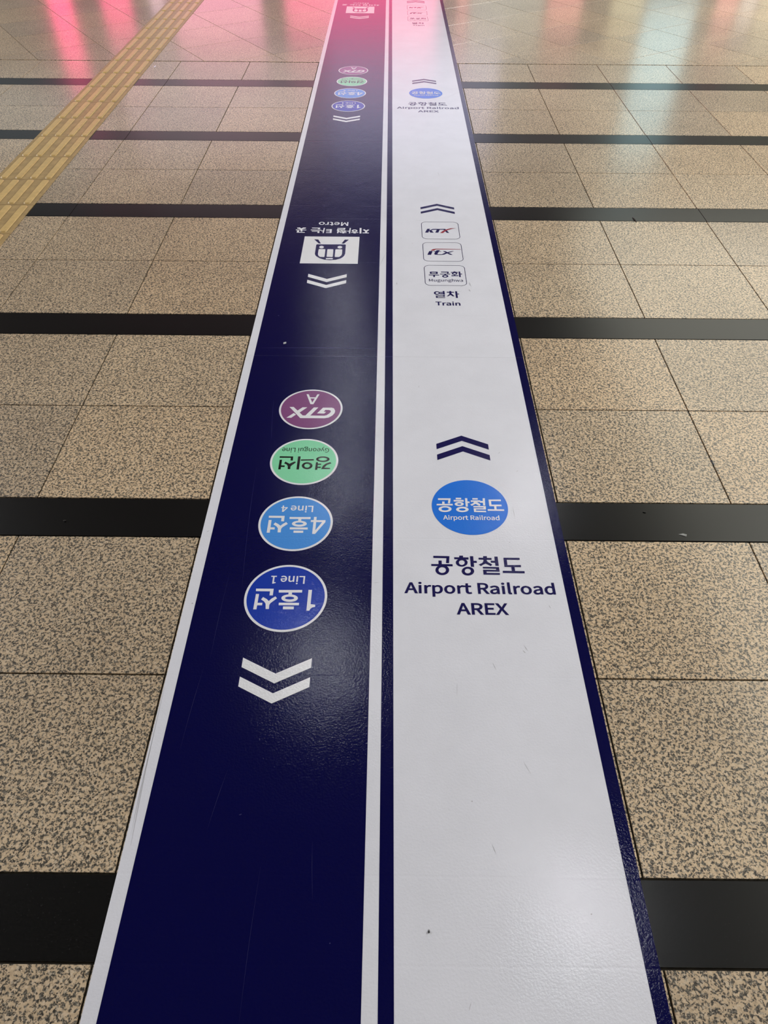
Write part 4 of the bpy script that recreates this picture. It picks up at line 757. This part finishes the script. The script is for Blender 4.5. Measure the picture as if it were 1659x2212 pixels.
def streaks(name, spots, z, m, parent):
    b = MB()
    for x, y, L, a, w in spots:
        n = 5
        ca, sa = math.cos(a), math.sin(a)
        top, bot = [], []
        for i in range(n + 1):
            s = (i / n - .5) * L
            hw = w * (1 - abs(i / n - .5) * 1.7) * rnd.uniform(.6, 1.1) / 2
            wob = rnd.uniform(-.1, .1) * w + .008 * L * math.sin(3 * i / n)
            top.append((x + ca * s - sa * (wob + hw), y + sa * s + ca * (wob + hw)))
            bot.append((x + ca * s - sa * (wob - hw), y + sa * s + ca * (wob - hw)))
        b.poly(bot + top[::-1], z)
    o = b.build(name, m, parent)
    o['kind'] = 'stuff'
    o.location.y = -parent.location.y
    return o


U = math.pi / 2
streaks('scuff_marks', [(.256, .86, .018, 1.9, .0014), (.166, .80, .03, 1.5, .0008), (.35, 1.18, .008, 1.2, .002), (.41, 1.03, .012, 1.9, .0016),
    (.085, .322, .004, .4, .004), (.215, .46, .02, 1.9, .0013), (.18, .55, .003, 0, .003), (.39, 1.52, .006, .5, .002), (.345, 1.60, .012, 1.0, .0012),
    (.36, 1.35, .05, 1.6, .0011), (.335, 1.24, .003, .2, .003), (.335, .91, .02, 2.0, .0015), (.33, .9, .01, 2.2, .002), (.15, .21, .012, 1.2, .001),
    (.30, .62, .03, 2.0, .0008), (.11, 1.93, .012, 1.6, .0012), (.245, 1.03, .003, .2, .003), (.38, .35, .003, 0, .003), (-.482, 1.9, .006, .8, .002),
    (-.483, 1.55, .012, 1.7, .0015), (-.479, 1.27, .008, .7, .002), (-.475, 1.03, .004, 0, .004), (-.4865, .63, .34, 1.60, .0014), (-.488, .58, .20, 1.59, .001), (-.02, 1.1, .02, .1, .0008)],
    Z_LANE + .00003, M['scuff'], near)
streaks('scuff_marks', [(.335, 2.62, .04, 1.7, .002), (.33, 2.57, .02, 1.9, .003), (.3, 2.6, .02, .7, .0015), (.2905, 2.56, .02, .4, .0015), (.04, 2.62, .02, 1.5, .003),
    (.185, 2.84, .006, .8, .005), (.11, 2.97, .01, 2.4, .002), (.06, 3.02, .006, .3, .003), (-.018, 2.82, .16, 1.35, .0012), (.055, 4.55, .03, 1.0, .002),
    (.42, 5.05, .15, .9, .0015), (.3, 4.35, .05, .4, .0015), (.15, 3.2, .05, .05, .0015), (.33, 2.85, .02, 1.2, .001), (.26, 3.75, .05, 1.7, .0015), (-.29, 3.02, .02, 1.7, .001)],
    Z_TYPE + .0001, M['scuff'], far)
streaks('scratch_marks', [(-.37, 1.3, .45, 1.62, .0008), (-.40, 1.0, .25, 1.55, .0007), (-.33, .55, .12, 1.4, .0008), (-.13, .42, .1, 1.65, .0007), (-.36, 1.75, .2, 1.65, .0008),
    (-.42, .75, .2, 1.5, .0006), (-.18, 1.86, .05, 1.4, .0007), (-.28, .52, .006, .4, .003), (-.09, .3, .003, 0, .003), (-.23, .30, .25, 1.55, .0005)], Z_LANE + .00003, M['scratch'], near)
streaks('scratch_marks', [(-.24, 2.152, .42, .003, .002), (-.30, 3.35, .02, .5, .004), (-.14, 3.62, .04, .5, .004), (-.32, 3.55, .03, .1, .004), (-.15, 3.9, .05, .1, .004), (-.22, 3.47, .03, 1.0, .002),
    (-.41, 2.37, .006, .2, .004)], Z_LANE + .00003, M['scratch'], far)

# ------------------------------------------------------------------ tactile guide path
TX0, TX1, TL = -1.977, -1.675, .3008
tp = thing('tactile_paving', 'yellow ribbed tactile guide path running along the left of the navy lane', 'tactile paving', (-1.826, 1.52, 0))


def tile_mesh():
    b = MB()
    hw = (TX1 - TX0) / 2
    b.slab([(-hw, .0012), (hw, .0012), (hw, TL - .0012), (-hw, TL - .0012)], 0, .0030, .0010)
    me = bpy.data.meshes.new('tactile_tile')
    me.from_pydata(b.v, [], b.f)
    me.materials.append(M['tactile'])
    return me


def bar_mesh():
    """flat-topped guiding bar with sloped sides and rounded ends"""
    def cap(w, L, z):
        pts = []
        for cy, a0 in ((L / 2 - w / 2, 0), (-L / 2 + w / 2, 180)):
            for k in range(9):
                a = math.radians(a0 + k * 180 / 8)
                # squarer than a half circle
                cx, sy = math.cos(a), math.sin(a)
                pts.append((w / 2 * math.copysign(abs(cx) ** .55, cx), cy + w / 2 * math.copysign(abs(sy) ** .55, sy), z))
        return pts
    v = cap(.0345, .2780, .0029) + cap(.0305, .2740, .0062) + cap(.0275, .2710, .0077) + cap(.0235, .2670, .0082)
    n = len(v) // 4
    fs = []
    for q in range(3):
        for i in range(n):
            j = (i + 1) % n
            fs.append((q * n + i, q * n + j, (q + 1) * n + j, (q + 1) * n + i))
    fs.append(tuple(3 * n + i for i in range(n)))
    me = bpy.data.meshes.new('guide_bar')
    me.from_pydata(v, [], fs)
    me.materials.append(M['tactile_bar'])
    for p in me.polygons:
        p.use_smooth = len(p.vertices) == 4
    return me


tm, bmh = tile_mesh(), bar_mesh()
t0 = bpy.data.objects.new('tactile_tile', tm)
b0 = bpy.data.objects.new('guide_bar', bmh)
first = True
for k in range(-13, 14):
    y = 5.4335 + TL * k
    tl = t0 if first else t0.copy()
    C.objects.link(tl)
    tl.parent = tp
    tl.location = (0, y - 1.52, 0)
    for i in range(4):
        br = b0 if (first and i == 0) else b0.copy()
        C.objects.link(br)
        br.parent = tl
        br.location = (-.1125 + .075 * i, TL / 2, 0)
    first = False

# ------------------------------------------------------------------ litter and small marks
def crumb(name, x, y, z, sx, sy, sz, rot, m, label, cat, seed=1):
    bm = bmesh.new()
    bmesh.ops.create_icosphere(bm, subdivisions=2, radius=1)
    rr = random.Random(seed)
    for vt in bm.verts:
        k = rr.uniform(.75, 1.15)
        vt.co = Vector((vt.co.x * sx * k, vt.co.y * sy * k, max(vt.co.z, -.6) * sz * k))
    lo = min(vt.co.z for vt in bm.verts)
    for vt in bm.verts:
        vt.co.z -= lo
    me = bpy.data.meshes.new(name)
    bm.to_mesh(me)
    bm.free()
    me.materials.append(m)
    o = bpy.data.objects.new(name, me)
    o.location = (x, y, z)
    o.rotation_euler = (0, 0, rot)
    C.objects.link(o)
    return tag(o, label, cat)


def scrap(name, pts, x, y, z, rot, m, label):
    n = len(pts)
    v = [(p[0], p[1], p[2]) for p in pts] + [(p[0], p[1], p[2] + .0006) for p in pts]
    fs = [tuple(range(n))[::-1], tuple(n + i for i in range(n))] + [(i, (i + 1) % n, n + (i + 1) % n, n + i) for i in range(n)]
    o = link_mesh(name, v, fs, m)
    o.location = (x, y, z)
    o.rotation_euler = (0, 0, rot)
    return tag(o, label, 'litter')


crumb('hair_grip', 1.144, 3.228, 0, .0035, .026, .0025, .16, M['dirt_black'], 'thin black stick lying on the edge of the dark band right of the sticker', 'litter', 3)
crumb('grit_speck', -.879, 1.303, 0, .0035, .0028, .0025, .3, M['dirt_black'], 'tiny black speck on the dark band left of the sticker', 'litter', 4)
crumb('grit_fleck', .725, 1.356, 0, .005, .0018, .0015, -.3, M['dirt_black'], 'tiny black fleck on the dark band right of the sticker', 'litter', 6)
crumb('joint_chip', .981, 1.566, -.002, .0032, .014, .0030, .05, M['dirt_black'], 'small black chip in the slab joint right of the sticker', 'litter', 8)
scrap('white_mark', [(-.008, -.018, 0), (.004, -.020, .001), (.009, -.004, .002), (.003, .004, .001), (.008, .014, .002), (-.004, .020, .001)], -1.632, 5.612, 0, .1, M['white'], 'small white mark on the floor right of the tactile path')  # white mark built as a thin raised flake
crumb('pebble', .085, .319, Z_SHEET, .002, .0026, .0018, 0, M['dirt_black'], 'tiny black bead lying on the white lane near the viewer', 'litter', 7)
scrap('plastic_scrap', [(-.010, .004, 0), (-.002, -.001, .001), (.008, -.006, .0005), (.010, -.002, .004), (.001, .003, .003)], .808, 1.272, 0, .1, M['scrap'], 'torn clear plastic scrap on the dark band right of the sticker')
scrap('paper_scrap', [(-.006, -.004, 0), (.004, -.005, .001), (.007, .003, .002), (-.003, .005, .001)], -.367, 2.183, Z_LANE, .4, M['scrap'], 'small pale paper scrap on the navy lane just past the seam')
